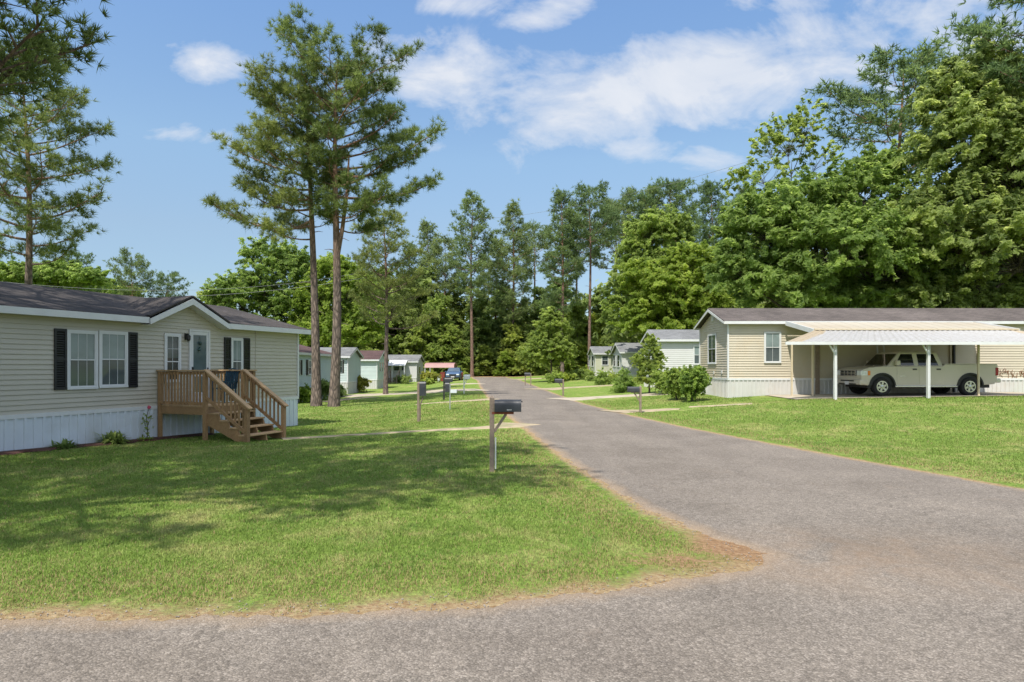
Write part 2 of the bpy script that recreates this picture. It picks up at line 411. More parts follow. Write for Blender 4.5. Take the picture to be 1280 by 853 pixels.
def ground_mat():
    m, nt = new_mat('lawn')
    out = N(nt, 'ShaderNodeOutputMaterial'); b = N(nt, 'ShaderNodeBsdfPrincipled'); L(nt, b.outputs[0], out.inputs[0])
    ge = N(nt, 'ShaderNodeNewGeometry'); pos = ge.outputs['Position']
    g = grass_color(nt, pos, 1.0)
    st = N(nt, 'ShaderNodeMapping'); st.inputs['Scale'].default_value = (1, .5, 1); L(nt, pos, st.inputs[0])
    f4 = noise_n(nt, st.outputs[0], 14, 4, .7); r4 = ramp(nt, [(.35, (.6,)*3), (.65, (1.25,)*3)]); L(nt, f4, r4.inputs[0])
    g = mixc(nt, 1., g, r4.outputs[0], 'MULTIPLY')
    at_ = N(nt, 'ShaderNodeAttribute', attribute_name='edge'); e = at_.outputs['Fac']
    nz = noise_n(nt, pos, 2.6, 6, .65); nz2 = noise_n(nt, pos, 17, 4, .6)
    # dry straw and bare orange soil along the edge of the asphalt
    sdist = mth(nt, 'ADD', e, mth(nt, 'MULTIPLY', mth(nt, 'SUBTRACT', nz, .5), .9))
    sdist = mth(nt, 'ADD', sdist, mth(nt, 'MULTIPLY', mth(nt, 'SUBTRACT', nz2, .5), .45))
    r5 = ramp(nt, [(.02, (1,1,1)), (.36, (0,0,0))]); L(nt, sdist, r5.inputs[0])
    soil = ramp(nt, [(.3, (.21,.13,.065)), (.55, (.34,.25,.14)), (.75, (.46,.37,.24))]); L(nt, nz2, soil.inputs[0])
    col = mixc(nt, r5.outputs[0], g, soil.outputs[0])
    at2 = N(nt, 'ShaderNodeAttribute', attribute_name='bare')
    bf = mth(nt, 'ADD', at2.outputs['Fac'], mth(nt, 'MULTIPLY', mth(nt, 'SUBTRACT', nz2, .5), .9))
    bf = mth(nt, 'ADD', bf, mth(nt, 'MULTIPLY', mth(nt, 'SUBTRACT', nz, .5), .9))
    rb = ramp(nt, [(.48, (0,0,0)), (.78, (1,1,1))]); L(nt, bf, rb.inputs[0])
    s2 = ramp(nt, [(.3, (.19,.105,.055)), (.6, (.32,.205,.115)), (.8, (.43,.32,.20))]); L(nt, nz2, s2.inputs[0])
    col = mixc(nt, rb.outputs[0], col, s2.outputs[0])
    L(nt, col, b.inputs['Base Color']); b.inputs['Roughness'].default_value = .95; b.inputs['Specular IOR Level'].default_value = .15
    hb = noise_n(nt, pos, 22, 5, .7); bn = N(nt, 'ShaderNodeBump'); bn.inputs['Strength'].default_value = .9; bn.inputs['Distance'].default_value = .05
    L(nt, hb, bn.inputs['Height']); L(nt, bn.outputs[0], b.inputs['Normal'])
    return m
ground = mesh_np('ground', np.column_stack([GP, GZ2]), GFc, ground_mat(), smooth=True)
a = ground.data.attributes.new('edge', 'FLOAT', 'POINT'); a.data.foreach_set('value', np.clip(rd*np.interp(GP[:, 1], [7, 9.5], [1, 2.3]), -1, 5).astype(np.float32))
def bare_amt(P):
    d1 = np.hypot((P[:, 0]-2.35)/.75, (P[:, 1]-6.55)/.75); d2 = np.hypot((P[:, 0]-1.6)/.9, (P[:, 1]-6.1)/.45)
    v = np.maximum(np.exp(-d1**2)*1.0, np.exp(-d2**2)*.75)
    v = np.maximum(v, .42*np.exp(-((P[:, 1]-6.4)/.6)**2-((P[:, 0]-.3)/1.6)**2))
    # thin grass at the foot of the woods and round the big pines
    v = np.maximum(v, .85*ss(86, 92, P[:, 1]))
    return v
a = ground.data.attributes.new('bare', 'FLOAT', 'POINT'); a.data.foreach_set('value', bare_amt(GP).astype(np.float32))
kind(ground, 'structure', 'mown green lawn and soil around the homes')

# road ---------------------------------------------------------------------
def asphalt():
    m, nt = new_mat('asphalt')
    out = N(nt, 'ShaderNodeOutputMaterial'); b = N(nt, 'ShaderNodeBsdfPrincipled'); L(nt, b.outputs[0], out.inputs[0])
    ge = N(nt, 'ShaderNodeNewGeometry'); pos = ge.outputs['Position']
    vo = N(nt, 'ShaderNodeTexVoronoi'); vo.inputs['Scale'].default_value = 75; L(nt, pos, vo.inputs['Vector'])
    vr = N(nt, 'ShaderNodeSeparateColor'); L(nt, vo.outputs['Color'], vr.inputs[0])
    st = ramp(nt, [(0., (.146,.127,.106)), (.35, (.180,.157,.133)), (.75, (.220,.192,.163)), (1., (.285,.252,.218))]); L(nt, vr.outputs[0], st.inputs[0])
    gap = ramp(nt, [(.4, (1,1,1)), (.8, (.70,)*3)]); L(nt, vo.outputs['Distance'], gap.inputs[0])
    vo2 = N(nt, 'ShaderNodeTexVoronoi'); vo2.inputs['Scale'].default_value = 26; L(nt, pos, vo2.inputs['Vector'])
    vr2 = N(nt, 'ShaderNodeSeparateColor'); L(nt, vo2.outputs['Color'], vr2.inputs[0])
    r2 = ramp(nt, [(0., (.86,)*3), (1., (1.15,)*3)]); L(nt, vr2.outputs[1], r2.inputs[0])
    c = mixc(nt, 1., st.outputs[0], r2.outputs[0], 'MULTIPLY')
    f1 = noise_n(nt, pos, .55, 6, .6, .6); r1 = ramp(nt, [(.3, (.80,.79,.78)), (.55, (1.,1.,1.)), (.75, (1.16,1.15,1.13))]); L(nt, f1, r1.inputs[0])
    c = mixc(nt, 1., c, r1.outputs[0], 'MULTIPLY')
    # longitudinal wear: paler wheel tracks, and pinkish dust
    mp = N(nt, 'ShaderNodeMapping'); mp.inputs['Scale'].default_value = (1.1, .05, 1); mp.inputs['Rotation'].default_value = (0, 0, R_(5)); L(nt, pos, mp.inputs[0])
    f2 = noise_n(nt, mp.outputs[0], 1., 4, .6); r3 = ramp(nt, [(.35, (.93,.92,.92)), (.65, (1.07,1.06,1.05))]); L(nt, f2, r3.inputs[0])
    c = mixc(nt, 1., c, r3.outputs[0], 'MULTIPLY')
    f3 = noise_n(nt, pos, 1.3, 6, .7, .8); r4 = ramp(nt, [(.60, (0,0,0)), (.80, (.38,)*3)]); L(nt, f3, r4.inputs[0])
    c = mixc(nt, r4.outputs[0], c, (.30,.22,.16))
    at_ = N(nt, 'ShaderNodeAttribute', attribute_name='edge')
    ed = mth(nt, 'ADD', at_.outputs['Fac'], mth(nt, 'MULTIPLY', mth(nt, 'SUBTRACT', f3, .5), .55))
    r5 = ramp(nt, [(.0, (.75,)*3), (.30, (0,0,0))]); L(nt, ed, r5.inputs[0])
    c = mixc(nt, r5.outputs[0], c, (.33,.24,.155))
    # fine cracks
    vc = N(nt, 'ShaderNodeTexVoronoi', feature='DISTANCE_TO_EDGE'); vc.inputs['Scale'].default_value = .42
    wob = N(nt, 'ShaderNodeTexNoise'); wob.inputs['Scale'].default_value = 2.5; wob.inputs['Detail'].default_value = 6; L(nt, pos, wob.inputs['Vector'])
    va = N(nt, 'ShaderNodeVectorMath', operation='MULTIPLY_ADD'); L(nt, wob.outputs['Color'], va.inputs[0]); va.inputs[1].default_value = (.7,.7,.7); L(nt, pos, va.inputs[2])
    L(nt, va.outputs[0], vc.inputs['Vector'])
    rc = ramp(nt, [(.0, (.55,)*3), (.010, (1,1,1))]); L(nt, vc.outputs['Distance'], rc.inputs[0])
    c = mixc(nt, mth(nt, 'MULTIPLY', f1, .8), c, mixc(nt, 1., c, rc.outputs[0], 'MULTIPLY'))
    c = mixc(nt, 1., c, gap.outputs[0], 'MULTIPLY')
    # soil washed onto the asphalt off the lawn corner, and old dark stains
    vd = N(nt, 'ShaderNodeVectorMath', operation='DISTANCE'); mp2 = N(nt, 'ShaderNodeMapping'); mp2.inputs['Scale'].default_value = (.42, .75, 1); L(nt, pos, mp2.inputs[0]); L(nt, mp2.outputs[0], vd.inputs[0]); vd.inputs[1].default_value = (3.4*.42, 6.2*.75, 0)
    k = mth(nt, 'MULTIPLY', mth(nt, 'SUBTRACT', 1., mth(nt, 'MULTIPLY', vd.outputs['Value'], .95), clamp=True), mth(nt, 'MULTIPLY_ADD', f3, 3.2, -1.05, clamp=True))
    c = mixc(nt, mth(nt, 'MULTIPLY', k, .7), c, (.25,.175,.115))
    f6 = noise_n(nt, pos, .9, 3, .5, .3); r6 = ramp(nt, [(.66, (0,0,0)), (.76, (.28,)*3)]); L(nt, f6, r6.inputs[0]); c = mixc(nt, r6.outputs[0], c, (.10,.092,.084))
    L(nt, c, b.inputs['Base Color']); b.inputs['Roughness'].default_value = .9; b.inputs['Specular IOR Level'].default_value = .3
    hb = mth(nt, 'ADD', mth(nt, 'MULTIPLY', vo.outputs['Distance'], -1.), mth(nt, 'MULTIPLY', vr.outputs[1], .5))
    bn = N(nt, 'ShaderNodeBump'); bn.inputs['Strength'].default_value = .6; bn.inputs['Distance'].default_value = .009
    L(nt, hb, bn.inputs['Height']); L(nt, bn.outputs[0], b.inputs['Normal'])
    return m
def wob(t, k=.05): return 1.7*k*(math.sin(t*5.1)+.7*math.sin(t*13.3+1)+.5*math.sin(t*29.7+2)+.4*math.sin(t*61+.4))*.45
V = []; Q = []
rows = sorted(set([round(6.3+i*.06, 3) for i in range(60)] + [10+i*.15 for i in range(170)] + [35.5+i*.5 for i in range(110)] + [35., 90.]))
m_ = 26
for y in rows:
    a = float(xl(y))+wob(y, .05 if y < 30 else .1)
    b = float(xr(y)) if y > 6.35 else 80.
    b += wob(y+40, .05 if y < 30 else .1)
    for k in range(m_):
        e_p = .10/(b-a); t = 0 if k == 0 else (1 if k == m_-1 else e_p+(1-2*e_p)*(k-1)/(m_-3)); x = a+(b-a)*t; V.append((x, y))
for r in range(len(rows)-1):
    for k in range(m_-1): i = r*m_+k; Q.append((i, i+1, i+1+m_, i+m_))
o = len(V); cols = sorted(set(list(np.arange(-6, 2.53, .05)) + list(np.linspace(-60, -6, 30)) + list(np.linspace(2.53, 80, 60))))
lex = LE[12:][::-1]
n_ = 10
for x in cols:
    yt = 6.3 if x >= 2.52 else float(np.interp(x, lex[:, 0], lex[:, 1]))+wob(x, .05)
    yt = min(yt, 6.3)
    for k in range(n_): V.append((x, yt if k == n_-1 else -9+(yt-.10+9)*(k/(n_-2))))
for r in range(len(cols)-1):
    for k in range(n_-1): i = o+r*n_+k; Q.append((i, i+n_, i+n_+1, i+1))
V = np.array(V); rz_ = gz(V[:, 0], V[:, 1])
lo_ = np.zeros(len(V)); nr = len(rows)*m_; lo_[0:nr:m_] = 1; lo_[m_-1:nr:m_] = 1     # feather the edges into the soil
for i, x in enumerate(cols):
    if x < 2.5: lo_[nr+i*n_+n_-1] = 1
rz_ = rz_ - .014*lo_
road = mesh_np('road', np.column_stack([V, rz_+.006]), Q, asphalt())
a = road.data.attributes.new('edge', 'FLOAT', 'POINT'); a.data.foreach_set('value', np.clip(-road_dist(V), 0, 5).astype(np.float32))
kind(road, 'structure', 'worn grey asphalt lane meeting a cross street')

# driveways and paths ----------------------------------------------------------
conc = sm((.37, .32, .245), .9, .16, 1.5, bump=.4, bscale=30, stain=(.22,.17,.11), sscale=.9, samt=.5, name='concrete')
sand = sm((.33, .265, .175), .95, .2, 2.5, bump=.4, bscale=30, stain=(.10,.15,.03), sscale=1.6, samt=.85, name='sandy_path')
STRIPS = []
def strip(name, pts, wd, m, label):
    pts = [Vector((p[0], p[1], 0)) for p in pts]; P = []; W = []
    for (a, b), (wa, wb) in zip(zip(pts, pts[1:]), zip(wd, wd[1:])):
        n = max(2, int((b-a).length/.35))
        for i in range(n): P.append(a.lerp(b, i/n)); W.append(wa+(wb-wa)*i/n)
    P.append(pts[-1]); W.append(wd[-1]); V = []; Q = []
    for i, p in enumerate(P):
        d = (P[min(i+1, len(P)-1)]-P[max(i-1, 0)]).normalized(); nn = Vector((-d.y, d.x, 0))
        h = W[i]/2
        for k in range(7):
            q = p + nn*(h*(k/3-1)) + nn*(wob(p.x+3*k, .05) if k in (0, 6) else 0)
            V.append((q.x, q.y, float(gz(q.x, q.y))+(.022 if 0 < k < 6 else -.012)))
    for i in range(len(P)-1):
        for k in range(6): j = i*7+k; Q.append((j, j+7, j+8, j+1))
    o = mesh_np(name, V, Q, m); kind(o, 'structure', label); STRIPS.append((np.array([(p.x, p.y) for p in P]), max(wd)/2))
    return o
g2 = lambda x, y: gp(x, y).to_2d()
strip('path', [g2(352,549), g2(400,546.5), g2(470,542.5), g2(540,538.5), g2(600,535.5), g2(633,533), g2(650,530)], [.5,.35,.35,.45,.7,1.2,1.9], sand, 'thin sandy footpath across the front lawn')
strip('driveway', [g2(418,496.5), g2(470,493.2), g2(520,490.5), g2(560,488.8), g2(601,487.2)], [3.2,3.2,3.2,3.4,4.2], conc, 'pale concrete driveway beyond the big pines')
strip('path', [g2(405,503), g2(440,498.5), g2(470,496.3)], [1.,1.,.8], sand, 'sandy strip beside the mint home')
strip('path', [g2(520,506), g2(560,503), g2(590,501), g2(617,499)], [.6,.9,.9,1.2], sand, 'bare track across the lawn')
strip('driveway', [g2(560,481), g2(575,480.3), g2(599,479.6)], [2.,2.,3.], conc, 'short concrete drive near the far end')
strip('driveway', [g2(695,499.6), g2(740,497.3), g2(790,494.6), g2(840,492.3), g2(868,491.)], [3.4,2.,1.8,1.8,1.8], conc, 'pale drive beside the white home')
strip('driveway', [g2(762,515.2), g2(790,513.8), g2(835,512.3), g2(850,511.8)], [2.2,1.3,.9,.3], sand, 'sandy turn-in by the mailbox')
strip('driveway', [g2(668,487.3), g2(700,485.3), g2(745,483), g2(775,481.5)], [4.,2.4,2.,2.], sand, 'sandy drive to the far homes')
strip('path', [g2(637,474.6), g2(660,473.8), g2(684,473)], [4.,3.,3.], sand, 'sandy track at the end of the lane')
strip('path', [g2(862,509), g2(900,507.3), g2(940,505.)], [.4,.5,.6], sand, 'narrow path in front of the beige home')
pad = [Vector((9.9+2.6+.0, 25.35)), Vector((23.5, 25.35)), Vector((23.5, 28.95)), Vector((12.3, 28.95))]
V = []; Q = []
nx_, ny_ = 40, 12
for j in range(ny_):
    for i in range(nx_):
        x = 11.7+(23.2-11.7)*i/(nx_-1); y = 25.7+(28.93-25.7)*j/(ny_-1); V.append((x, y, float(gz(x, y))+.03))
for j in range(ny_-1):
    for i in range(nx_-1): k = j*nx_+i; Q.append((k, k+1, k+1+nx_, k+nx_))
pado = mesh_np('driveway', V, Q, conc); kind(pado, 'structure', 'concrete pad under the carport')
STRIPS.append((np.array([(11.7, 27.3), (23.2, 27.3)]), 1.65))
# ------------------------------------------------------------------ home materials
M = {}
M['siding_beige'] = sm((.46, .43, .355), .55, .05, 1.2, stain=(.36,.32,.25), sscale=.5, samt=.25, name='beige_siding')
M['siding_cream'] = sm((.50, .445, .345), .55, .05, 1.2, stain=(.48,.36,.20), sscale=.45, samt=.55, name='cream_siding')
M['siding_mint'] = sm((.46, .535, .525), .6, .05, 1., name='mint_siding')
M['siding_white'] = sm((.53, .535, .52), .6, .05, 1., stain=(.5,.49,.44), sscale=.5, samt=.3, name='white_siding')
M['siding_sage'] = sm((.46, .47, .35), .6, .05, 1., name='sage_siding')
M['white'] = sm((.60, .61, .61), .5, .05, 2.5, stain=(.5,.48,.42), sscale=1.2, samt=.3, name='white_trim')
M['skirt'] = sm((.58, .63, .68), .5, .06, 1.2, stain=(.35,.33,.28), sscale=.8, samt=.35, name='skirting')
M['skirt_w'] = sm((.52, .515, .49), .55, .06, 1.2, stain=(.42,.36,.27), sscale=.8, samt=.45, name='skirting')
M['roof_dark'] = shingle_mat('dark_shingle', (.072,.063,.060), (.050,.045,.044))
M['roof_brown'] = shingle_mat('brown_shingle', (.122,.104,.096), (.085,.073,.069))
M['roof_maroon'] = shingle_mat('maroon_shingle', (.105,.066,.064), (.08,.05,.048))
M['roof_grey'] = shingle_mat('grey_shingle', (.21,.215,.22), (.15,.155,.16))
M['shutter'] = sm((.012, .012, .014), .45, .2, 5, name='black_shutter')
M['shutter_green'] = sm((.03, .07, .06), .5, .2, 5, name='green_shutter')
M['glass'] = pane_mat('window_glass', (.20,.25,.245), (.075,.095,.10), .5)
M['glass_dark'] = pane_mat('dark_glass', (.06,.085,.085), (.025,.03,.032), .5, False)
M['door_glass'] = pane_mat('door_glass', (.10,.14,.14), (.17,.21,.20), .36, False)
M['dark'] = sm((.02,.02,.02), .6, .2, 4, name='dark_metal')
M['metal'] = sm((.55,.55,.55), .35, .1, 4, metal=.8, name='bright_metal')
M['tanmetal'] = sm((.58, .49, .34), .5, .08, 1.5, stain=(.30,.20,.10), sscale=1.5, samt=.5, name='tan_metal')
M['mulch'] = sm((.075, .030, .020), .95, .5, 22, bump=1, bscale=50, name='mulch')

def wood(name, c, dk):
    m, nt = new_mat(name); out = N(nt, 'ShaderNodeOutputMaterial'); b = N(nt, 'ShaderNodeBsdfPrincipled'); L(nt, b.outputs[0], out.inputs[0])
    tc = N(nt, 'ShaderNodeTexCoord'); oi = N(nt, 'ShaderNodeObjectInfo')
    f = noise_n(nt, tc.outputs['Object'], 3.2, 6, .7, 2.5); f2 = noise_n(nt, tc.outputs['Object'], 22, 5, .7, 1.5)
    r = ramp(nt, [(.3, dk), (.7, c)]); L(nt, mth(nt, 'ADD', mth(nt, 'MULTIPLY', f, .55), mth(nt, 'MULTIPLY', f2, .45)), r.inputs[0])
    hs = N(nt, 'ShaderNodeHueSaturation'); L(nt, r.outputs[0], hs.inputs['Color']); L(nt, mth(nt, 'MULTIPLY_ADD', oi.outputs['Random'], .35, .82), hs.inputs['Value'])
    L(nt, hs.outputs[0], b.inputs['Base Color']); b.inputs['Roughness'].default_value = .8
    bn = N(nt, 'ShaderNodeBump'); bn.inputs['Strength'].default_value = .3; bn.inputs['Distance'].default_value = .01; L(nt, f2, bn.inputs['Height']); L(nt, bn.outputs[0], b.inputs['Normal'])
    return m
M['wood'] = wood('treated_wood', (.39,.24,.115), (.22,.13,.06))
M['wood_top'] = wood('weathered_wood', (.54,.37,.20), (.36,.225,.11))
M['wood_grey'] = wood('grey_wood', (.27,.21,.16), (.13,.10,.075))

def window(parent, x0, x1, z0, z1, mun=(0, 0), split=.5, pane='glass', y=-.016, ml=None):
    """double hung window facing -y: casing > sash, pane"""
    M0 = ml or Matrix.Identity(4)
    t = .055; m = MB(); m.M = M0
    m.box(x0-t, x1+t, y-.028, y+.01, z1, z1+t).box(x0-t, x1+t, y-.04, y+.01, z0-t, z0)
    m.box(x0-t, x0, y-.028, y+.01, z0, z1).box(x1, x1+t, y-.028, y+.01, z0, z1)
    wn = m.build('window', M['white'], parent)
    zm = z0+(z1-z0)*split; f = .03; s = MB(); s.M = M0
    for a, b, yy in ((z0, zm+f/2, y-.008), (zm-f/2, z1, y-.015)):
        s.box(x0+.002, x0+f, yy-.008, yy+.004, a, b).box(x1-f, x1-.002, yy-.008, yy+.004, a, b)
        s.box(x0+f, x1-f, yy-.0085, yy+.0035, a, a+f).box(x0+f, x1-f, yy-.0085, yy+.0035, b-f, b)
    nv, nh = mun
    for a, b in ((z0+f, zm-f/2), (zm+f/2, z1-f)) if nv or nh else ():
        for i in range(nv):
            xx = x0+(x1-x0)*(i+1)/(nv+1); s.box(xx-.005, xx+.005, y-.0095, y-.003, a, b)
        for i in range(nh):
            zz = a+(b-a)*(i+1)/(nh+1); s.box(x0+f, x1-f, y-.012, y-.0035, zz-.005, zz+.005)
    s.build('sash', M['white'], wn)
    p = MB(); p.M = M0; p.box(x0, x1, y-.004, y+.006, z0, z1); p.build('pane', M[pane], wn)
    return wn
def shutter(parent, x0, x1, z0, z1, mat='shutter', y=-.016, ml=None):
    m = MB(); m.M = ml or Matrix.Identity(4); t = .045
    m.box(x0, x1, y-.012, y+.008, z0, z1)
    zm = (z0+z1)/2
    for a, b in ((z0, z0+t*1.4), (zm-t/2, zm+t/2), (z1-t*1.4, z1)): m.box(x0, x1, y-.03, y-.0125, a, b)
    for a, b in ((x0, x0+t), (x1-t, x1)):
        m.box(a, b, y-.0295, y-.0125, z0+t*1.4, zm-t/2).box(a, b, y-.0295, y-.0125, zm+t/2, z1-t*1.4)
    n = int((z1-z0)/.055)
    for i in range(n):
        z = z0+(z1-z0)*(i+.5)/n
        if abs(z-zm) > .03 and z0+.07 < z < z1-.07: m.bar((x0+t, y-.019, z), (x1-t, y-.019, z), .012, .03, up=(0,-.6,.8))
    return m.build('shutter', M[mat], parent)
def gable_z(w, zr, ze):
    return lambda y: ze+(zr-ze)*(1-abs(y-w/2)/(w/2))
def home(name, label, P, rz, Lx, W, zs, ze, zr, sid, roof, skirt='skirt', end_sid=None, x0=0., zbot=-.9, over=.3, fas=.17, corner=True, course=.115, group=None, gap=None):
    """a manufactured home: front wall along local x facing -y, gables at both ends; P at ground under the front-left corner"""
    t = thing(name, label, 'mobile home', P, rz, group)
    x1 = Lx; m = MB()
    e = lambda z: (x0, x1)
    m.lap(zs, ze, e, course); m.build('wall', M[sid], t); m = MB()
    Mb = Matrix.Translation((0, W, 0)) @ Matrix.Rotation(math.pi, 4, 'Z')
    m.M = Mb; m.lap(zs, ze, lambda z: (-x1, -x0), course); m.M = Matrix.Identity(4)
    m.build('wall', M[sid], t)
    # gable ends
    for Me in (Matrix.Translation((x0, W, 0)) @ Matrix.Rotation(-math.pi/2, 4, 'Z'), Matrix.Translation((x1, 0, 0)) @ Matrix.Rotation(math.pi/2, 4, 'Z')):
        g = MB(); g.M = Me
        def er(z):
            if z <= ze: return (0, W)
            k = (z-ze)/(zr-ze)*W/2; return (min(k, W/2), max(W-k, W/2))
        g.lap(zs, ze, er, course); g.lap(ze, zr-.03, er, course)
        g.build('gable_wall', M[end_sid or sid], t)
        k = MB(); k.M = Me
        k.corr(0, W, zbot, zs-.02, zb=None)
        k.build('skirting', M[skirt], t)
    k = MB(); k.corr(x0, x1, zbot, zs-.02); k.M = Mb; k.corr(-x1, -x0, zbot, zs-.02); k.build('skirting', M[skirt], t)
    k = MB(); k.box(x0-.02, x1+.02, -.032, -.004, zs-.075, zs+.02)
    k.box(x0-.033, x0-.002, -.03, W+.03, zs-.0755, zs+.0195).box(x1+.002, x1+.033, -.03, W+.03, zs-.0755, zs+.0195); k.build('band', M['white'], t)
    if corner:
        for xx in (x0, x1):
            for yy in (0, W): MB().box(xx-.035, xx+.035, yy-.035, yy+.035, zs+.021, ze).build('corner_trim', M['white'], t)
    # roof slabs with fascia, rake boards and soffit
    pit = (zr-ze)/(W/2); th = .045
    r = MB()
    za = ze + fas - .03 - over*pit*0; zt = za + (W/2+over)*pit
    for a, b, yy in ([(x0-over, x1+over, -over)] if not gap else [(x0-over, gap[0]+.05, -over), (gap[0]+.05, gap[1]-.05, .03), (gap[1]-.05, x1+over, -over)]):
        zy = za+(yy+over)*pit; r.slab([(a, yy, zy), (b, yy, zy), (b, W/2, zt), (a, W/2, zt)], th)
    r.slab([(x1+over, W+over, za), (x0-over, W+over, za), (x0-over, W/2, zt), (x1+over, W/2, zt)], th)
    rf = r.build('roof', M[roof], t)
    f = MB()
    segs = [(x0-over, x1+over)] if not gap else [(x0-over, gap[0]), (gap[1], x1+over)]
    for a, b in segs: f.box(a, b, -over-.012, -over+.012, za-fas-.012, za-.012)
    f.box(x0-over, x1+over, W+over-.012, W+over+.012, za-fas-.012, za-.012)
    for xx, sx_ in ((x0-over, -1), (x1+over, 1)):
        for sgn in (0, 1):
            ya, yb = (-over, W/2) if sgn == 0 else (W+over, W/2)
            d = .014*sx_
            f.add([(xx+d, ya, za-.052), (xx+d, yb, zt-.052), (xx+d, yb, zt-.052-fas), (xx+d, ya, za-.052-fas+.04),
                   (xx-d, ya, za-.052), (xx-d, yb, zt-.052), (xx-d, yb, zt-.052-fas), (xx-d, ya, za-.052-fas+.04)],
                  [(0,1,2,3),(7,6,5,4),(0,4,5,1),(1,5,6,2),(2,6,7,3),(3,7,4,0)])
    f.build('fascia', M['white'], t)
    s = MB()
    for a, b in ([(x0, x1)] if not gap else [(x0, gap[0]), (gap[1], x1)]): s.box(a, b, -over+.014, -.002, za-fas-.004, za-fas+.008)
    s.box(x0, x1, W+.002, W+over-.014, za-fas-.004, za-fas+.008); s.build('soffit', M['white'], t)
    t['za'] = za; t['zt'] = zt
    return t
def lm(P, rz, Y=None):
    return Matrix.Translation(P) @ Matrix.Rotation(rz, 4, 'Z')
def wall_s(Pw, u, x):
    q = (x-CX)/F; return (q*Pw[1]-Pw[0])/(u[0]-q*u[1])
def wall_z(Pw, u, s, y): return CAMH + (HZ-y)/F*(Pw[1]+u[1]*s)

# ------------------------------------------------------------------ the near left home
P0 = (-11.3, 13.78); un = math.hypot(.3724, .9281); U = (.3724/un, .9281/un); RZL = math.atan2(U[1], U[0])
S_ = lambda x: wall_s(P0, U, x)
Z_ = lambda x, y: wall_z(P0, U, S_(x), y)
ZS, ZE, ZR = .79, 3.10, 4.02; WL = 7.6
hl = home('mobile_home', 'beige sided mobile home with black shutters, a front gable and a wooden porch', (P0[0], P0[1], 0), RZL, 9.5, WL, ZS, ZE, ZR, 'siding_beige', 'roof_dark', x0=-7., fas=.16, over=.32, zbot=-.45, gap=(3.36, 6.06))
hl.name = 'mobile_home'
za, zt = hl['za'], hl['zt']
# cross gable over the door
gl, gr, gc, gp_ = 3.36, 6.06, 4.71, 3.90
g = MB()
def ger(z):
    k = (z-(ZE-.05))/(gp_-.10-(ZE-.05))*(gr-gl)/2; return (min(gl+k, gc), max(gr-k, gc))
g.lap(ZE-.05, gp_-.10, ger, .115, y=-.004); g.build('gable_wall', M['siding_beige'], hl)
g = MB(); yf = -.36; yb = 3.6
zl = za+.0
g.slab([(gl, yf, zl), (gc, yf, gp_), (gc, yb, gp_), (gl, yb, zl)][::-1], .045)
g.slab([(gc, yf, gp_), (gr, yf, zl), (gr, yb, zl), (gc, yb, gp_)][::-1], .045)
g.build('gable_roof', M['roof_dark'], hl)
g = MB()
for a, b in ((gl, gc), (gr, gc)):
    for yy0, yy1 in ((yf-.014, yf+.012),):
        zA, zB = zl-.05, gp_-.05
        vs = [(a, yy0, zA), (b, yy0, zB), (b, yy0, zB-.17), (a, yy0, zA-.15), (a, yy1, zA), (b, yy1, zB), (b, yy1, zB-.17), (a, yy1, zA-.15)]
        fs = [(0,3,2,1),(4,5,6,7),(0,1,5,4),(1,2,6,5),(2,3,7,6),(3,0,4,7)]
        g.add(vs, fs if a < b else [tuple(reversed(q)) for q in fs])
    g.slab([(a, yf+.014, zl-.20), (b, yf+.014, gp_-.205), (b, -.006, gp_-.205), (a, -.006, zl-.20)], .006)
g.build('gable_trim', M['white'], hl)
def pxwin(xa, xb, ya, yb):
    a, b = S_(xa), S_(xb); xm = (xa+xb)/2; return a, b, Z_(xm, yb), Z_(xm, ya)
t_ = .05
for xa, xb, ya, yb in ((83, 121, 413.5, 486.5), (123, 158.5, 414.5, 484.5)):
    a, b, c, d_ = pxwin(xa, xb, ya, yb); window(hl, a+t_, b-t_, c+t_, d_-t_, (2, 0), .5)
a, b, c, d_ = pxwin(205, 225, 417.5, 478); window(hl, a+t_, b-t_, c+t_, d_-t_, (1, 1), .42, 'glass_dark')
a, b, c, d_ = pxwin(288.2, 302.8, 423, 477); window(hl, a+t_, b-t_, c+t_, d_-t_, (1, 0), .46)
for xa, xb, ya, yb in ((67, 82, 411, 487.5), (159.2, 171, 415.6, 484.4), (279.7, 287.6, 422, 477), (303.3, 311.5, 423, 477)):
    shutter(hl, *pxwin(xa, xb, ya, yb))
# storm door
a, b = S_(235.5), S_(261.5); zd0 = .86; zd1 = Z_(248, 415)
m = MB(); m.box(a, a+.06, -.05, 0, zd0, zd1).box(b-.06, b, -.05, 0, zd0, zd1).box(a, b, -.0505, 0, zd1+.001, zd1+.06)
dr = m.build('door', M['white'], hl)
da, db = a+.062, b-.062; m = MB()
m.box(da, da+.075, -.04, -.012, zd0+.01, zd1-.003).box(db-.075, db, -.04, -.012, zd0+.01, zd1-.003)
m.box(da+.075, db-.075, -.0395, -.012, zd1-.10, zd1-.003).box(da+.075, db-.075, -.0395, -.012, zd0+.01, zd0+.20).box(da+.075, db-.075, -.0395, -.012, zd0+.74, zd0+.79)
m.build('frame', M['white'], dr)
m = MB(); m.box(da+.07, db-.07, -.03, -.018, zd0+.15, zd1-.08); m.build('pane', M['door_glass'], dr)
m = MB(); m.box(da+.02, da+.05, -.075, -.04, zd0+.80, zd0+1.02).bar((da+.035,-.08,zd0+.86),(da+.035,-.08,zd0+.99),.02,.02); m.build('handle', M['dark'], dr); MB().box(db-.05, db-.02, -.06, -.04, zd0+.92, zd0+1.0).build('latch', M['dark'], dr)
m = MB(); cx_ = (da+db)/2; zz = zd1-.34
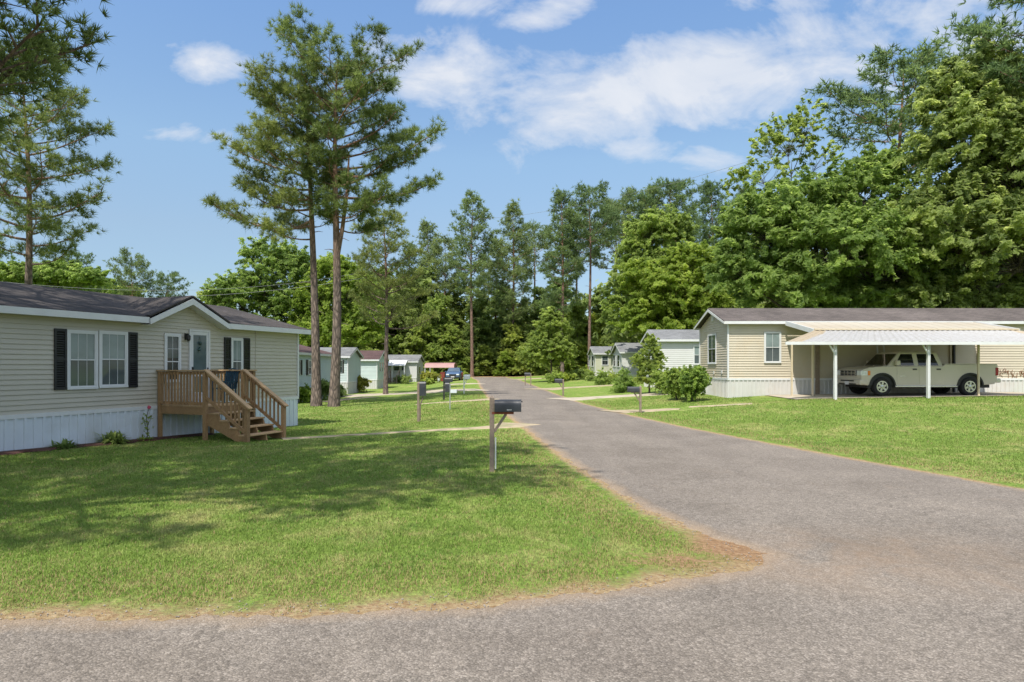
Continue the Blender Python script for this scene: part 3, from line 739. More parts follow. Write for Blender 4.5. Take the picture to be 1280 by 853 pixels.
m.lathe([(0,-.07),(.035,-.04),(.045,0),(.03,.04),(0,.07)], 10, 'Z', (cx_-.01, -.07, zz)).tube([(cx_-.01, -.06, zz-.12), (cx_-.05, -.06, zz-.22)], [.03,.045], 6).tube([(cx_-.01,-.06,zz+.08),(cx_-.01,-.05,zz+.2)],.008,5)
tag(m.build('door_wreath', M['shutter_green'], None), 'dark hanging ornament on the storm door of the beige home', 'ornament').matrix_world = lm((P0[0], P0[1], 0), RZL)
m = MB(); xs_ = S_(231.5); zz = Z_(232, 421)
m.box(xs_-.04, xs_+.04, -.045, -.014, zz-.09, zz+.09); m.bar((xs_, -.04, zz+.05), (xs_, -.12, zz+.07), .02, .02); m.lathe([(.03,-.10),(.055,-.06),(.06,.04),(.02,.09),(.0,.10)], 8, c=(xs_, -.13, zz-.03)); m.build('porch_light', M['dark'], hl)
m = MB(); m.bar((S_(319), -.02, ZS+.03), (S_(319), -.02, ZE), .012, .012); m.build('cable', M['siding_beige'], hl)

# ------------------------------------------------------------------ the wooden porch of that home
HM = lm((P0[0], P0[1], 0), RZL)
DZ = .83; dx0, dx1, dy = 3.86, 5.62, -1.74; sx0, sx1 = 3.90, 5.16
po = thing('wooden_porch', 'small raised wooden porch with railings and steps in front of the beige home', 'porch', (P0[0], P0[1], 0), RZL)
gzl = lambda x, y: float(gz(*(HM @ Vector((x, y, 0)))[:2]))
for i in range(13):
    y = -.03 - i*.133
    MB().box(dx0+.01, dx1-.01, y-.127, y, DZ-.036, DZ).build('deck_board', M['wood_top'], po)
for args in ((dx0, dx0+.04, dy, -.02), (dx1-.04, dx1, dy, -.02)):
    MB().box(*args, DZ-.24, DZ-.038).build('rim_joist', M['wood'], po)
MB().box(dx0+.041, dx1-.041, dy, dy+.04, DZ-.24, DZ-.0385).build('rim_joist', M['wood'], po)
RT = DZ+.95
def post(x, y, top, s=.09):
    z = gzl(x, y)-.05; MB().box(x-s/2, x+s/2, y-s/2, y+s/2, z, top).build('post', M['wood'], po, bevel=.004)
post(dx0-.0, -.10, RT-.03); post(sx0-.03, dy-.03, RT-.03, .1); post(sx1+.03, dy-.03, RT-.03, .1); post(dx1+.0, dy+.02, RT-.03); post(dx1, -.10, RT-.03)
def rail(a, b, name='top_rail', w=.13, h=.036, mt='wood_top'):
    MB().bar(a, b, w, h).build(name, M[mt], po)
rail((dx0, -.02, RT), (dx0, dy-.09, RT)); rail((dx1, -.02, RT), (dx1, dy-.05, RT)); rail((sx1-.02, dy-.02, RT+.002), (dx1+.05, dy-.02, RT+.002))
def balus(a, b, n, z0, z1):
    me = None
    for i in range(n):
        t = (i+1)/(n+1); p = Vector(a).lerp(Vector(b), t)
        o = MB().box(p.x-.019, p.x+.019, p.y-.019, p.y+.019, z0, z1).build('baluster', M['wood'], po)
rail((dx0-.005, -.12, RT-.065), (dx0-.005, dy-.0, RT-.065), 'side_rail', .035, .085, 'wood'); rail((dx0-.005, -.12, DZ+.06), (dx0-.005, dy-.0, DZ+.06), 'side_rail', .035, .085, 'wood')
balus((dx0-.03, -.12, 0), (dx0-.03, dy, 0), 13, DZ+.02, RT-.03)
rail((dx1+.005, -.12, RT-.065), (dx1+.005, dy, RT-.065), 'side_rail', .035, .085, 'wood')
balus((dx1, -.12, 0), (dx1, dy, 0), 13, DZ+.02, RT-.03)
# steps
nst = 5; run = 1.46; yb_ = dy-.05; gb = gzl(sx0, yb_-run)
for k in range(1, nst):
    z = DZ-(DZ-gb)*k/nst; y = yb_-run*(k-.5)/(nst-1)*.92+.02
    MB().box(sx0-.02, sx1+.02, y-.30, y+.02, z-.036, z).build('tread', M['wood_top'], po, bevel=.004)
for x in (sx0-.0, sx1-.04, (sx0+sx1)/2):
    m = MB(); poly = []
    zt_ = DZ-.06
    top = []
    for k in range(1, nst):
        z = DZ-(DZ-gb)*k/nst-.037; y = yb_-run*(k-.5)/(nst-1)*.92+.02
        top += [(y, z), (y-.27, z)]
    pts = [(yb_+.01, DZ-.20)] + top + [(yb_-run-.0, gb-.03), (yb_-run+.35, gb-.03), (yb_+.01, DZ-.50)]
    m.M = Matrix.Translation((x, 0, 0)) @ Matrix(((0,1,0,0),(1,0,0,0),(0,0,1,0),(0,0,0,1)))
    m.prism(pts, 0, .04); m.build('stringer', M['wood'], po)
zb_t = gb+.93
for x in (sx0-.03, sx1+.03):
    yb2 = yb_-run+.02
    z = gzl(x, yb2)-.04; MB().box(x-.05, x+.05, yb2-.05, yb2+.05, z, zb_t-.06).build('post', M['wood'], po, bevel=.004)
    A = Vector((x, dy-.06, RT+.02)); B = Vector((x, yb2-.12, zb_t-.06)); MB().bar(A, B, .14, .036).build('handrail', M['wood_top'], po)
    d = Vector((0, 0, -.075)); MB().bar(A+d, B+d+Vector((0,.06,.03)), .035, .085).build('side_rail', M['wood'], po)
    d = Vector((0, 0, -.74)); C_, D_ = A+d, B+d+Vector((0,.1,.06)); MB().bar(C_, D_, .035, .085).build('side_rail', M['wood'], po)
    for i in range(10):
        t = (i+1)/11; p = A.lerp(B, t); q = C_.lerp(D_, t)
        MB().box(x-.019+(.03 if x < 4.5 else -.03), x+.019+(.03 if x < 4.5 else -.03), p.y-.019, p.y+.019, q.z-.03, p.z-.05).build('baluster', M['wood'], po)
# things on the porch
teal = sm((.012,.05,.085), .5, .2, 5, name='teal_plastic')
ch = thing('patio_chair', 'teal blue patio chair behind the railing of the wooden porch', 'chair', HM @ Vector((5.28, -.95, DZ)), RZL-math.pi/2)
m = MB(); m.box(-.25, .25, -.24, .24, .40, .43); m.build('seat', teal, ch, bevel=.01)
m = MB()
for i in range(7): m.bar((-.22+i*.073, .23, .43), (-.22+i*.073, .31, .92), .05, .015, up=(0,1,0))
m.tube([(-.26,.31,.90),(-.15,.33,.97),(0,.335,1.0),(.15,.33,.97),(.26,.31,.90)], .02, 6); m.build('backrest', teal, ch)
for a in (-.23, .23):
    for b in (-.21, .21): MB().bar((a, b, 0), (a*.97, b*.97, .40), .035, .035).build('leg', teal, ch)
    MB().bar((a, -.24, .62), (a, .27, .62), .05, .022).bar((a, -.22, .42), (a, -.22, .61), .03, .03).build('armrest', teal, ch)
fp = thing('flower_pot', 'white and blue flower pot on the porch floor by the storm door', 'flower pot', HM @ Vector((4.75, -.55, DZ)))
MB().lathe([(.09,0),(.13,.02),(.16,.26),(.175,.27),(.175,.31),(.15,.31),(.14,.25)], 14).build('pot', sm((.62,.66,.72), .3, .15, 12, stain=(.12,.2,.42), sscale=9, samt=.9, name='glazed_pot'), fp, smooth=True)
# mulch bed
m = []; q = []
for i in range(60):
    s = -3+i*(5.62+3-.3)/59
    for k in range(5):
        p = HM @ Vector((s, .02-k*(.145+.03*math.sin(i*1.3)*(k == 4)), 0)); m.append((p.x, p.y, float(gz(p.x, p.y))+.012+(.04 if 0 < k < 4 else .0)))
for i in range(59):
    for k in range(4): j = i*5+k; q.append((j, j+1, j+6, j+5))
q = [tuple(reversed(f)) for f in q]
kind(mesh_np('mulch_bed', m, q, M['mulch'], smooth=True), 'structure', 'strip of dark red mulch at the foot of the beige home')

# ------------------------------------------------------------------ the right home with its carport
YR = 29.; PR = Vector((10.04, YR, 0)); xs_r = lambda x, Y=YR: (x-CX)/F*Y-PR.x; zr_ = lambda y, Y=YR: CAMH+(HZ-y)/F*Y
ZSR = zr_(473.5); ZER = zr_(404.5); WR = 4.3
hr = home('mobile_home', 'long cream sided mobile home with brown roof behind the metal carport', PR, 0, 17.5, WR, ZSR, ZER, ZER+.72, 'siding_cream', 'roof_brown', 'skirt_w', zbot=-.1, over=.26, fas=.13, end_sid='siding_cream')
def rwin(xa, xb, ya, yb, **k):
    window(hr, xs_r(xa)+.05, xs_r(xb)-.05, zr_(yb)+.05, zr_(ya)-.05, **k)
rwin(955, 976, 415, 454, mun=(1, 0))
EM = Matrix.Translation((0, WR, 0)) @ Matrix.Rotation(-math.pi/2, 4, 'Z')
def ewin(px_a, px_b, ya, yb, home_x=PR.x, y0=YR, W=WR, par=hr, **k):
    Ya = home_x*F/(px_a-CX); Yb = home_x*F/(px_b-CX); Ym = (Ya+Yb)/2
    window(par, W-(Ya-y0)+.04, W-(Yb-y0)-.04, CAMH+(HZ-yb)/F*Ym+.04, CAMH+(HZ-ya)/F*Ym-.04, ml=Matrix.Translation((0, W, 0)) @ Matrix.Rotation(-math.pi/2, 4, 'Z'), **k)
ewin(885.6, 895.6, 418, 455, mun=(1, 0), pane='glass_dark')
m = MB(); m.M = EM; yv = WR/2; zv = zr_(396.5, YR+WR/2)
m.box(yv-.16, yv+.16, -.035, -.01, zv-.22, zv+.22)
for i in range(6): m.bar((yv-.13, -.045, zv-.17+i*.068), (yv+.13, -.045, zv-.17+i*.068), .03, .02, up=(0,-.5,.8))
m.build('gable_vent', M['white'], hr)
m = MB(); m.M = EM
m.box(WR-(.72), WR-(.86), -.05, -.01, 1.55, 1.72).box(WR-1.9, WR-2.02, -.05, -.01, 1.52, 1.66); m.build('outlet_box', M['skirt_w'], hr)
m = MB(); m.bar((xs_r(1191.5), -.05, .3), (xs_r(1191.5), -.05, ZER-.02), .1, .08); m.build('downpipe', M['dark'], hr)
m = MB(); m.bar((xs_r(1187.5), -.04, .3), (xs_r(1187.5), -.04, ZER-.02), .06, .05); m.bar((xs_r(1221.5), -.03, ZSR+.03), (xs_r(1221.5), -.03, ZER-.02), .07, .03); m.build('wall_trim', M['siding_cream'], hr)
# a doorway in the shaded wall
a, b = xs_r(1019), xs_r(1024); m = MB(); m.box(a, b, -.05, -.01, .45, zr_(431)); m.build('door_jamb', M['wood_grey'], hr)
# rust streaks below the siding seam at the right
rust = sm((.20,.10,.05), .9, .4, 20, name='rust_stain'); rs = random.Random(5); m = MB()
x = xs_r(1239)
while x < xs_r(1278)+.9:
    z = zr_(464)+rs.uniform(-.1, .14)
    pts = [(x, -.022, z)]
    for k in range(rs.randint(3, 5)):
        l = pts[-1]; pts.append((l[0]+rs.uniform(-.08, .08), -.022, l[2]-rs.uniform(.04, .10)*(1 if rs.random() < .8 else -1)))
    m.tube(pts, [rs.uniform(.006, .014)]*len(pts), 4)
    x += rs.uniform(.03, .16)
m.build('dry_vine', rust, hr)
for xx in (0,):  # a gutter end cap at the eave by the carport
    pass

# carport ------------------------------------------------------------------
def stain_metal():
    m, nt = new_mat('awning_metal'); out = N(nt, 'ShaderNodeOutputMaterial'); b = N(nt, 'ShaderNodeBsdfPrincipled'); L(nt, b.outputs[0], out.inputs[0])
    tc = N(nt, 'ShaderNodeTexCoord'); at_ = N(nt, 'ShaderNodeAttribute', attribute_name='tint')
    f = noise_n(nt, tc.outputs['Object'], 1.2, 5, .6); k = mth(nt, 'ADD', at_.outputs['Fac'], mth(nt, 'MULTIPLY', mth(nt, 'SUBTRACT', f, .5), .5))
    r = ramp(nt, [(.42, (.325,.325,.325)), (.52, (.33,.275,.195))]); L(nt, k, r.inputs[0])
    f2 = noise_n(nt, tc.outputs['Object'], 9, 4, .7); r2 = ramp(nt, [(.35, (.85,.82,.78)), (.6, (1,1,1))]); L(nt, f2, r2.inputs[0])
    L(nt, mixc(nt, 1., r.outputs[0], r2.outputs[0], 'MULTIPLY'), b.inputs['Base Color']); b.inputs['Roughness'].default_value = .45
    return m
M['deckmetal'] = sm((.40, .362, .295), .5, .06, .7, stain=(.35,.24,.13), sscale=.8, samt=.4, stretch=(.4, 1, 1), name='carport_deck')
cp = thing('carport', 'metal carport with white and tan awning on white posts beside the cream home', 'carport', (0, 0, 0))
dxa, dxb = 12.65, 21.2; zA = zr_(403, 28.66); zB = zr_(413, 26.2)
m = MB()
n = 32
def rib_sheet(m, a0, a1, b0, b1, n, h=.03, t=.02):
    """standing-rib sheet between edge a0-a1 (back) and b0-b1 (front)"""
    a0, a1, b0, b1 = map(Vector, (a0, a1, b0, b1)); nn = (a1-a0).cross(b0-a0).normalized(); nn = nn if nn.z > 0 else -nn
    m.slab([b0, b1, a1, a0], t)
    for i in range(n+1):
        tt = i/n; p, q = a0.lerp(a1, tt), b0.lerp(b1, tt); m.bar(p+nn*h*.5, q+nn*h*.5, .03, h, up=nn)
rib_sheet(m, (dxa, 28.66, zA), (dxb, 28.66, zA), (dxa, 26.15, zB), (dxb, 26.15, zB), 14, .008)
m.build('roof_deck', M['deckmetal'], cp)
m = MB()
m.bar((dxa-.04, 28.72, zA-.04), (dxa-.04, 26.12, zB-.04), .05, .20).bar((dxb+.04, 28.72, zA-.04), (dxb+.04, 26.12, zB-.04), .05, .20); m.build('edge_gutter', M['white'], cp)
m = MB(); m.box(dxa+.0, dxb, 26.13, 26.20, zB-.10, zB-.025); m.bar((dxa, 26.10, zB+.035), (dxb, 26.10, zB+.035), .06, .05); m.build('header_beam', M['tanmetal'], cp)
fz = zr_(428, 24.9); fxa, fxb = 10.9, 23.3; tz = zB-.02
m = MB(); nn = 40
V = []; Q = []; T = []
for j in range(9):
    for i in range(4*nn+1):
        u_ = i/(4*nn); v_ = j/8; xx = (dxa+(dxb-dxa)*u_)*(1-v_)+(fxa+(fxb-fxa)*u_)*v_
        rib = .028 if i % 4 in (1, 2) else 0
        V.append((xx, 26.13+(24.9-26.13)*v_, tz+(fz-tz)*v_+rib)); d_ = min(u_, 1-u_)*11.5; T.append(float(np.clip(1-(d_-.1-.35*v_+.5*v_*v_)/1.15, 0, 1)))
for j in range(8):
    for i in range(4*nn): k = j*(4*nn+1)+i; Q.append((k, k+4*nn+1, k+4*nn+2, k+1))
aw = mesh_np('awning', V, Q, stain_metal(), cp, tint=T)
md = aw.modifiers.new('thick', 'SOLIDIFY'); md.thickness = .012; md.offset = -1
m = MB(); m.box(fxa, fxb, 24.86, 24.885, fz-.10, fz+.02); m.build('front_trim', M['white'], cp)
m = MB(); m.box(fxa+.2, fxb-.2, 25.1, 25.2, fz-.06, fz+.015); m.build('front_beam', M['white'], cp)
for xx in (13.02, 16.77, 20.88):
    zg = float(gz(xx, 25.15)); m = MB()
    m.box(xx-.045, xx-.010, 25.08, 25.2, zg-.05, fz-.06).box(xx+.014, xx+.048, 25.08, 25.2, zg-.05, fz-.06).box(xx-.0095, xx+.0135, 25.10, 25.18, zg-.05, fz-.25)
    m.build('post', M['white'], cp)
    MB().bar((xx-.04, 25.09, fz-.46), (xx-.26, 25.09, fz-.08), .045, .06, up=(0,1,0)).build('brace', M['white'], cp)
for xx, yy in ((12.42, 27.7), (13.35, 27.7), (19.4, 25.95)):
    zg = float(gz(xx, yy)); MB().box(xx-.033, xx+.033, yy-.033, yy+.033, zg-.05, (zr_(427, yy) if yy > 26.3 else tz-.10)).build('post', M['tanmetal'], cp)
# a white step ladder by the wall
ld = thing('step_ladder', 'white ladder leaning on the shaded wall behind the truck bonnet', 'ladder', (xs_r(1099.5)+PR.x, 28.72, float(gz(16.9, 28.7))+.03))
lh = zr_(431)-float(gz(16.9, 28.7))-.05
for x in (-.15, .15): MB().bar((x, -.16, 0), (x, .22, lh), .03, .07).build('rail', M['white'], ld)
for k in range(1, int(lh/.29)): MB().bar((-.15, -.16+.38*k*.29/lh, k*.29), (.15, -.16+.38*k*.29/lh, k*.29), .03, .03).build('rung', M['white'], ld)

# ------------------------------------------------------------------ homes farther off
def fgz(x, y): return float(gz(x, y))
def far_home(name, label, pxc, Y, Lx, W, ys, ye, rise, sid, roof, skirt='skirt_w', left=False, over=.25, fas=.15, **k):
    """pxc: pixel of the visible front corner; the home runs right from it (or left when left=True)"""
    X = (pxc-CX)/F*Y; zs = CAMH+(HZ-ys)/F*Y; ze = CAMH+(HZ-ye)/F*Y
    x0 = -Lx if left else 0.; x1 = 0. if left else Lx
    h = home(name, label, (X, Y, 0), 0, x1, W, zs, ze, ze+rise, sid, roof, skirt, x0=x0, zbot=fgz(X, Y)-.5, over=over, fas=fas, course=.13, **k)
    def win(xa, xb, ya, yb, **kw): window(h, (xa-CX)/F*Y-X+.05, (xb-CX)/F*Y-X-.05, CAMH+(HZ-yb)/F*Y+.05, CAMH+(HZ-ya)/F*Y-.05, **kw)
    def end(xa, xb, ya, yb, shut=None, **kw):
        # window on the end wall, pixel columns on the plane X
        Ya, Yb = X*F/(xa-CX), X*F/(xb-CX); Ym = (Ya+Yb)/2
        za_, zb_ = CAMH+(HZ-yb)/F*Ym+.05, CAMH+(HZ-ya)/F*Ym-.05
        if left: ml = Matrix.Rotation(math.pi/2, 4, 'Z'); s0, s1 = sorted((Ya-Y, Yb-Y))
        else: ml = Matrix.Translation((0, W, 0)) @ Matrix.Rotation(-math.pi/2, 4, 'Z'); s0, s1 = sorted((W-(Ya-Y), W-(Yb-Y)))
        window(h, s0+.05, s1-.05, za_, zb_, ml=ml, **kw)
        if shut:
            shutter(h, s0-.42, s0-.06, za_-.05, zb_+.05, shut, ml=ml); shutter(h, s1+.06, s1+.42, za_-.05, zb_+.05, shut, ml=ml)
    return h, win, end
h1, w1, e1 = far_home('mobile_home', 'plain white mobile home with grey roof behind the thin young tree', 823, 42.5, 14, 4.6, 470, 426.5, .72, 'siding_white', 'roof_grey')
w1(866.5, 875, 432, 456, pane='glass')
h2, w2, e2 = far_home('mobile_home', 'white mobile home with grey roof and two gable windows past the young tree', 777.5, 64, 12, 5.6, 469, 441.5, .95, 'siding_white', 'roof_grey')
e2(766.5, 769.6, 443.5, 458.5, pane='glass_dark'); e2(771.5, 774.7, 443.5, 459, pane='glass_dark')
h3, w3, e3 = far_home('mobile_home', 'sage green mobile home at the far right end of the lane', 744, 76, 9, 5.8, 464.5, 443, .85, 'siding_sage', 'roof_grey')
e3(735.5, 737.6, 444.5, 458, pane='glass_dark'); e3(739.6, 742.2, 444.5, 458.5, pane='glass_dark'); w3(752, 760.5, 444.5, 457, pane='glass_dark', mun=(1, 0))
# small dark wrought letters on the white wall
m = MB(); rs = random.Random(3); X2 = (777.5-CX)/F*64
for i in range(8):
    if i in (1,): continue
    x = 787.5+i*1.5; z = CAMH+(HZ-(454.5+.35*i))/F*64; xx = (x-CX)/F*64-X2
    m.bar((xx, -.03, z-.09), (xx, -.03, z+.09), .035, .02, up=(0,1,0)); m.bar((xx, -.03, z+rs.choice((-.08,0,.08))), (xx+.09, -.03, z+rs.choice((-.08,0,.08))), .03, .02, up=(0,1,0))
m.build('wall_plaque', M['dark'], h2)
h4, w4, e4 = far_home('mobile_home', 'mint mobile home with grey roof, its gable end behind the big pines', 434.6, 50.5, 13, 4.2, 477.5, 447, .68, 'siding_mint', 'roof_grey', left=True, group=None)
e4(423.5, 427.5, 450, 467, shut='shutter')
h5, w5, e5 = far_home('mobile_home', 'mint mobile home with maroon roof and yellowish bush in front', 471.3, 61.5, 14, 4.6, 474.5, 451, .85, 'siding_mint', 'roof_maroon', left=True)
w5(436, 445, 452.5, 466.5, pane='glass_dark', mun=(1, 0)); e5(474.2, 475.6, 452.5, 465.5, pane='glass_dark'); e5(477.2, 478.6, 452.5, 465.5, pane='glass_dark')
h6, w6, e6 = far_home('mobile_home', 'white mobile home with a small white porch awning and grey roof', 520.6, 82, 13, 6.0, 472, 453, .85, 'siding_white', 'roof_grey', left=True)
w6(491.8, 500, 457.5, 464.5, pane='glass_dark', split=.1); w6(501.2, 506, 457.5, 464.5, pane='glass_dark', split=.1); e6(523.3, 525.3, 458, 468, pane='glass_dark')
# mint home with its long wall facing the lane
XA = -13.2; YA0, YA1 = 36.5, 46.4
zsA = CAMH+(HZ-483)/F*43; zeA = CAMH+(HZ-444.5)/F*43
hA = home('mobile_home', 'mint mobile home with dark shutters just behind the beige home', (XA, YA0, 0), math.pi/2, YA1-YA0, 6.5, zsA, zeA, zeA+.85, 'siding_mint', 'roof_maroon', 'skirt', zbot=-1.2, over=.25, fas=.15)
for xa, xb in ((384.6, 389.2), (373.6, 374.9)):
    a, b = XA*F/(xa-CX)-YA0, XA*F/(xb-CX)-YA0; Ym = (a+b)/2+YA0; z0_, z1_ = CAMH+(HZ-469)/F*Ym, CAMH+(HZ-450)/F*Ym
    window(hA, a+.1, b-.1, z0_+.05, z1_-.05); shutter(hA, b+.02, b+.34, z0_, z1_); shutter(hA, a-.34, a-.02, z0_, z1_)

# porch of the far white home
po2 = thing('porch_awning', 'white sloping awning over the porch of the far white home', 'awning', (0,0,0))
Yp = 80; A0, A1 = at(477.5, 450.5, 82).x, at(509.5, 450.5, 82).x
za_, zb_ = at(0, 450.3, 81.9).z, at(0, 457.2, Yp).z
m = MB(); rib_sheet(m, (A0, 81.9, za_), (A1, 81.9, za_), (A0, Yp, zb_), (A1, Yp, zb_), 12, .03, .04); m.build('roof', M['white'], po2)
for x in (A0+.1, A0+1.7, A1-.1): MB().box(x-.05, x+.05, Yp+.05, Yp+.15, fgz(x, Yp)-.1, zb_-.03).build('post', M['white'], po2)
MB().box(A0+.3, A1-.3, Yp+.1, 81.7, fgz(A0, Yp)+.45, fgz(A0, Yp)+.6).build('deck', M['wood_grey'], po2)
st = thing('wooden_steps', 'weathered wooden steps with railing before the far white home', 'steps', (at(492, 470, 77.6).x, 78.2, fgz(-14.7, 78)))
for k in range(4): MB().box(-.5+.0, .5, -1.5+k*.4, -1.08+k*.4, .14+k*.15, .18+k*.15).build('tread', M['wood_grey'], st)
for x in (-.55, .55):
    MB().bar((x, -1.5, .0), (x, .3, .62), .05, .2).build('stringer', M['wood_grey'], st)
    MB().bar((x, -1.6, .95), (x, .3, 1.65), .08, .08).bar((x, -1.6, .55), (x, .3, 1.25), .05, .07).build('handrail', M['wood_grey'], st)
    for y, z in ((-1.55, 1.0), (.25, 1.7)): MB().box(x-.06, x+.06, y-.06, y+.06, -.1, z).build('post', M['wood_grey'], st)

# pink carport at the far end
pk = thing('carport', 'pink arched metal carport beside the far white home', 'carport', (0,0,0))
pink = sm((.36,.205,.195), .5, .1, 1, name='pink_metal')
Yk = 80.; ka, kb = at(530.5, 455, Yk).x, at(567.5, 455, Yk).x; k0, k1 = at(0, 459.8, Yk).z, at(0, 453.6, Yk).z
V = []; Q = []
n = 10; L_ = 5.2
arc = [(math.cos(math.pi*i/n), math.sin(math.pi*i/n)**.55) for i in range(n+1)]
for xx in np.linspace(ka, kb, 9):
    for c, s_ in arc: V.append((xx, Yk+L_/2-L_/2*c, k0+(k1-k0)*s_))
for j in range(8):
    for i in range(n): q0 = j*(n+1)+i; Q.append((q0, q0+n+1, q0+n+2, q0+1))
o = mesh_np('roof', V, Q, pink, pk); md = o.modifiers.new('t', 'SOLIDIFY'); md.thickness = .05
for x in (ka+.06, kb-.06, ):
    for yy in (Yk+.1, Yk+L_-.1): MB().box(x-.04, x+.04, yy-.04, yy+.04, fgz(x, yy)-.1, k0+.1).build('post', M['white'], pk)
# ------------------------------------------------------------------ pickup truck
M['truck'] = sm((.55,.495,.41), .28, .03, 1.5, stain=(.45,.42,.35), sscale=.8, samt=.25, name='truck_paint')
M['tyre'] = sm((.014,.014,.014), .85, .2, 10, bump=.3, name='tyre_rubber')
M['chrome'] = sm((.62,.62,.63), .2, .05, 4, metal=.9, name='chrome')
M['carglass'] = sm((.006,.007,.007), .05, .3, 1.5, spec=.7, name='car_glass')
M['lamp'] = sm((.70,.72,.72), .12, .15, 14, name='lamp_lens')
M['amber'] = sm((.70,.22,.03), .25, .1, 8, name='amber_lens')
M['red'] = sm((.30,.02,.02), .25, .15, 8, name='red_lens')
M['plate'] = sm((.7,.7,.72), .4, .1, 20, stain=(.5,.1,.1), sscale=12, samt=.6, name='number_plate')
M['blue_paint'] = sm((.055,.105,.20), .22, .05, 2, name='blue_paint')
def wheel(par, x, y, r, wd, out=-1):
    t = MB().lathe([(r*.62,-wd/2),(r*.90,-wd/2),(r*.985,-wd*.38),(r,-wd*.2),(r,wd*.2),(r*.985,wd*.38),(r*.90,wd/2),(r*.62,wd/2),(r*.62,-wd/2)], 28, 'Y', (x, y, r), cap=False).build('wheel', M['tyre'], par, smooth=True)
    m = MB(); yo = y+out*wd*.36
    m.lathe([(r*.63, -.03), (r*.64, .03), (r*.52, .03), (r*.50, -.03), (r*.63, -.03)], 24, 'Y', (x, yo, r), cap=False)
    m.lathe([(r*.17, -.03), (r*.15, .045), (.0, .05)] if out > 0 else [(0., -.05), (r*.15, -.045), (r*.17, .03)], 12, 'Y', (x, yo, r))
    for k in range(6):
        a = k*math.pi/3+.3; c, s_ = math.cos(a), math.sin(a)
        m.bar((x+c*r*.12, yo, r+s_*r*.12), (x+c*r*.58, yo, r+s_*r*.58), .085, .03, up=(0,1,0))
    m.build('rim', M['chrome'], t)
    MB().lathe([(r*.60, -.02), (r*.60, .02)], 20, 'Y', (x, y+out*wd*.2, r)).build('brake_disc', M['dark'], t)
def arc_pts(cx, cz, r, a0, a1, n):
    return [(cx+r*math.cos(R_(a0+(a1-a0)*i/n)), cz+r*math.sin(R_(a0+(a1-a0)*i/n))) for i in range(n+1)]
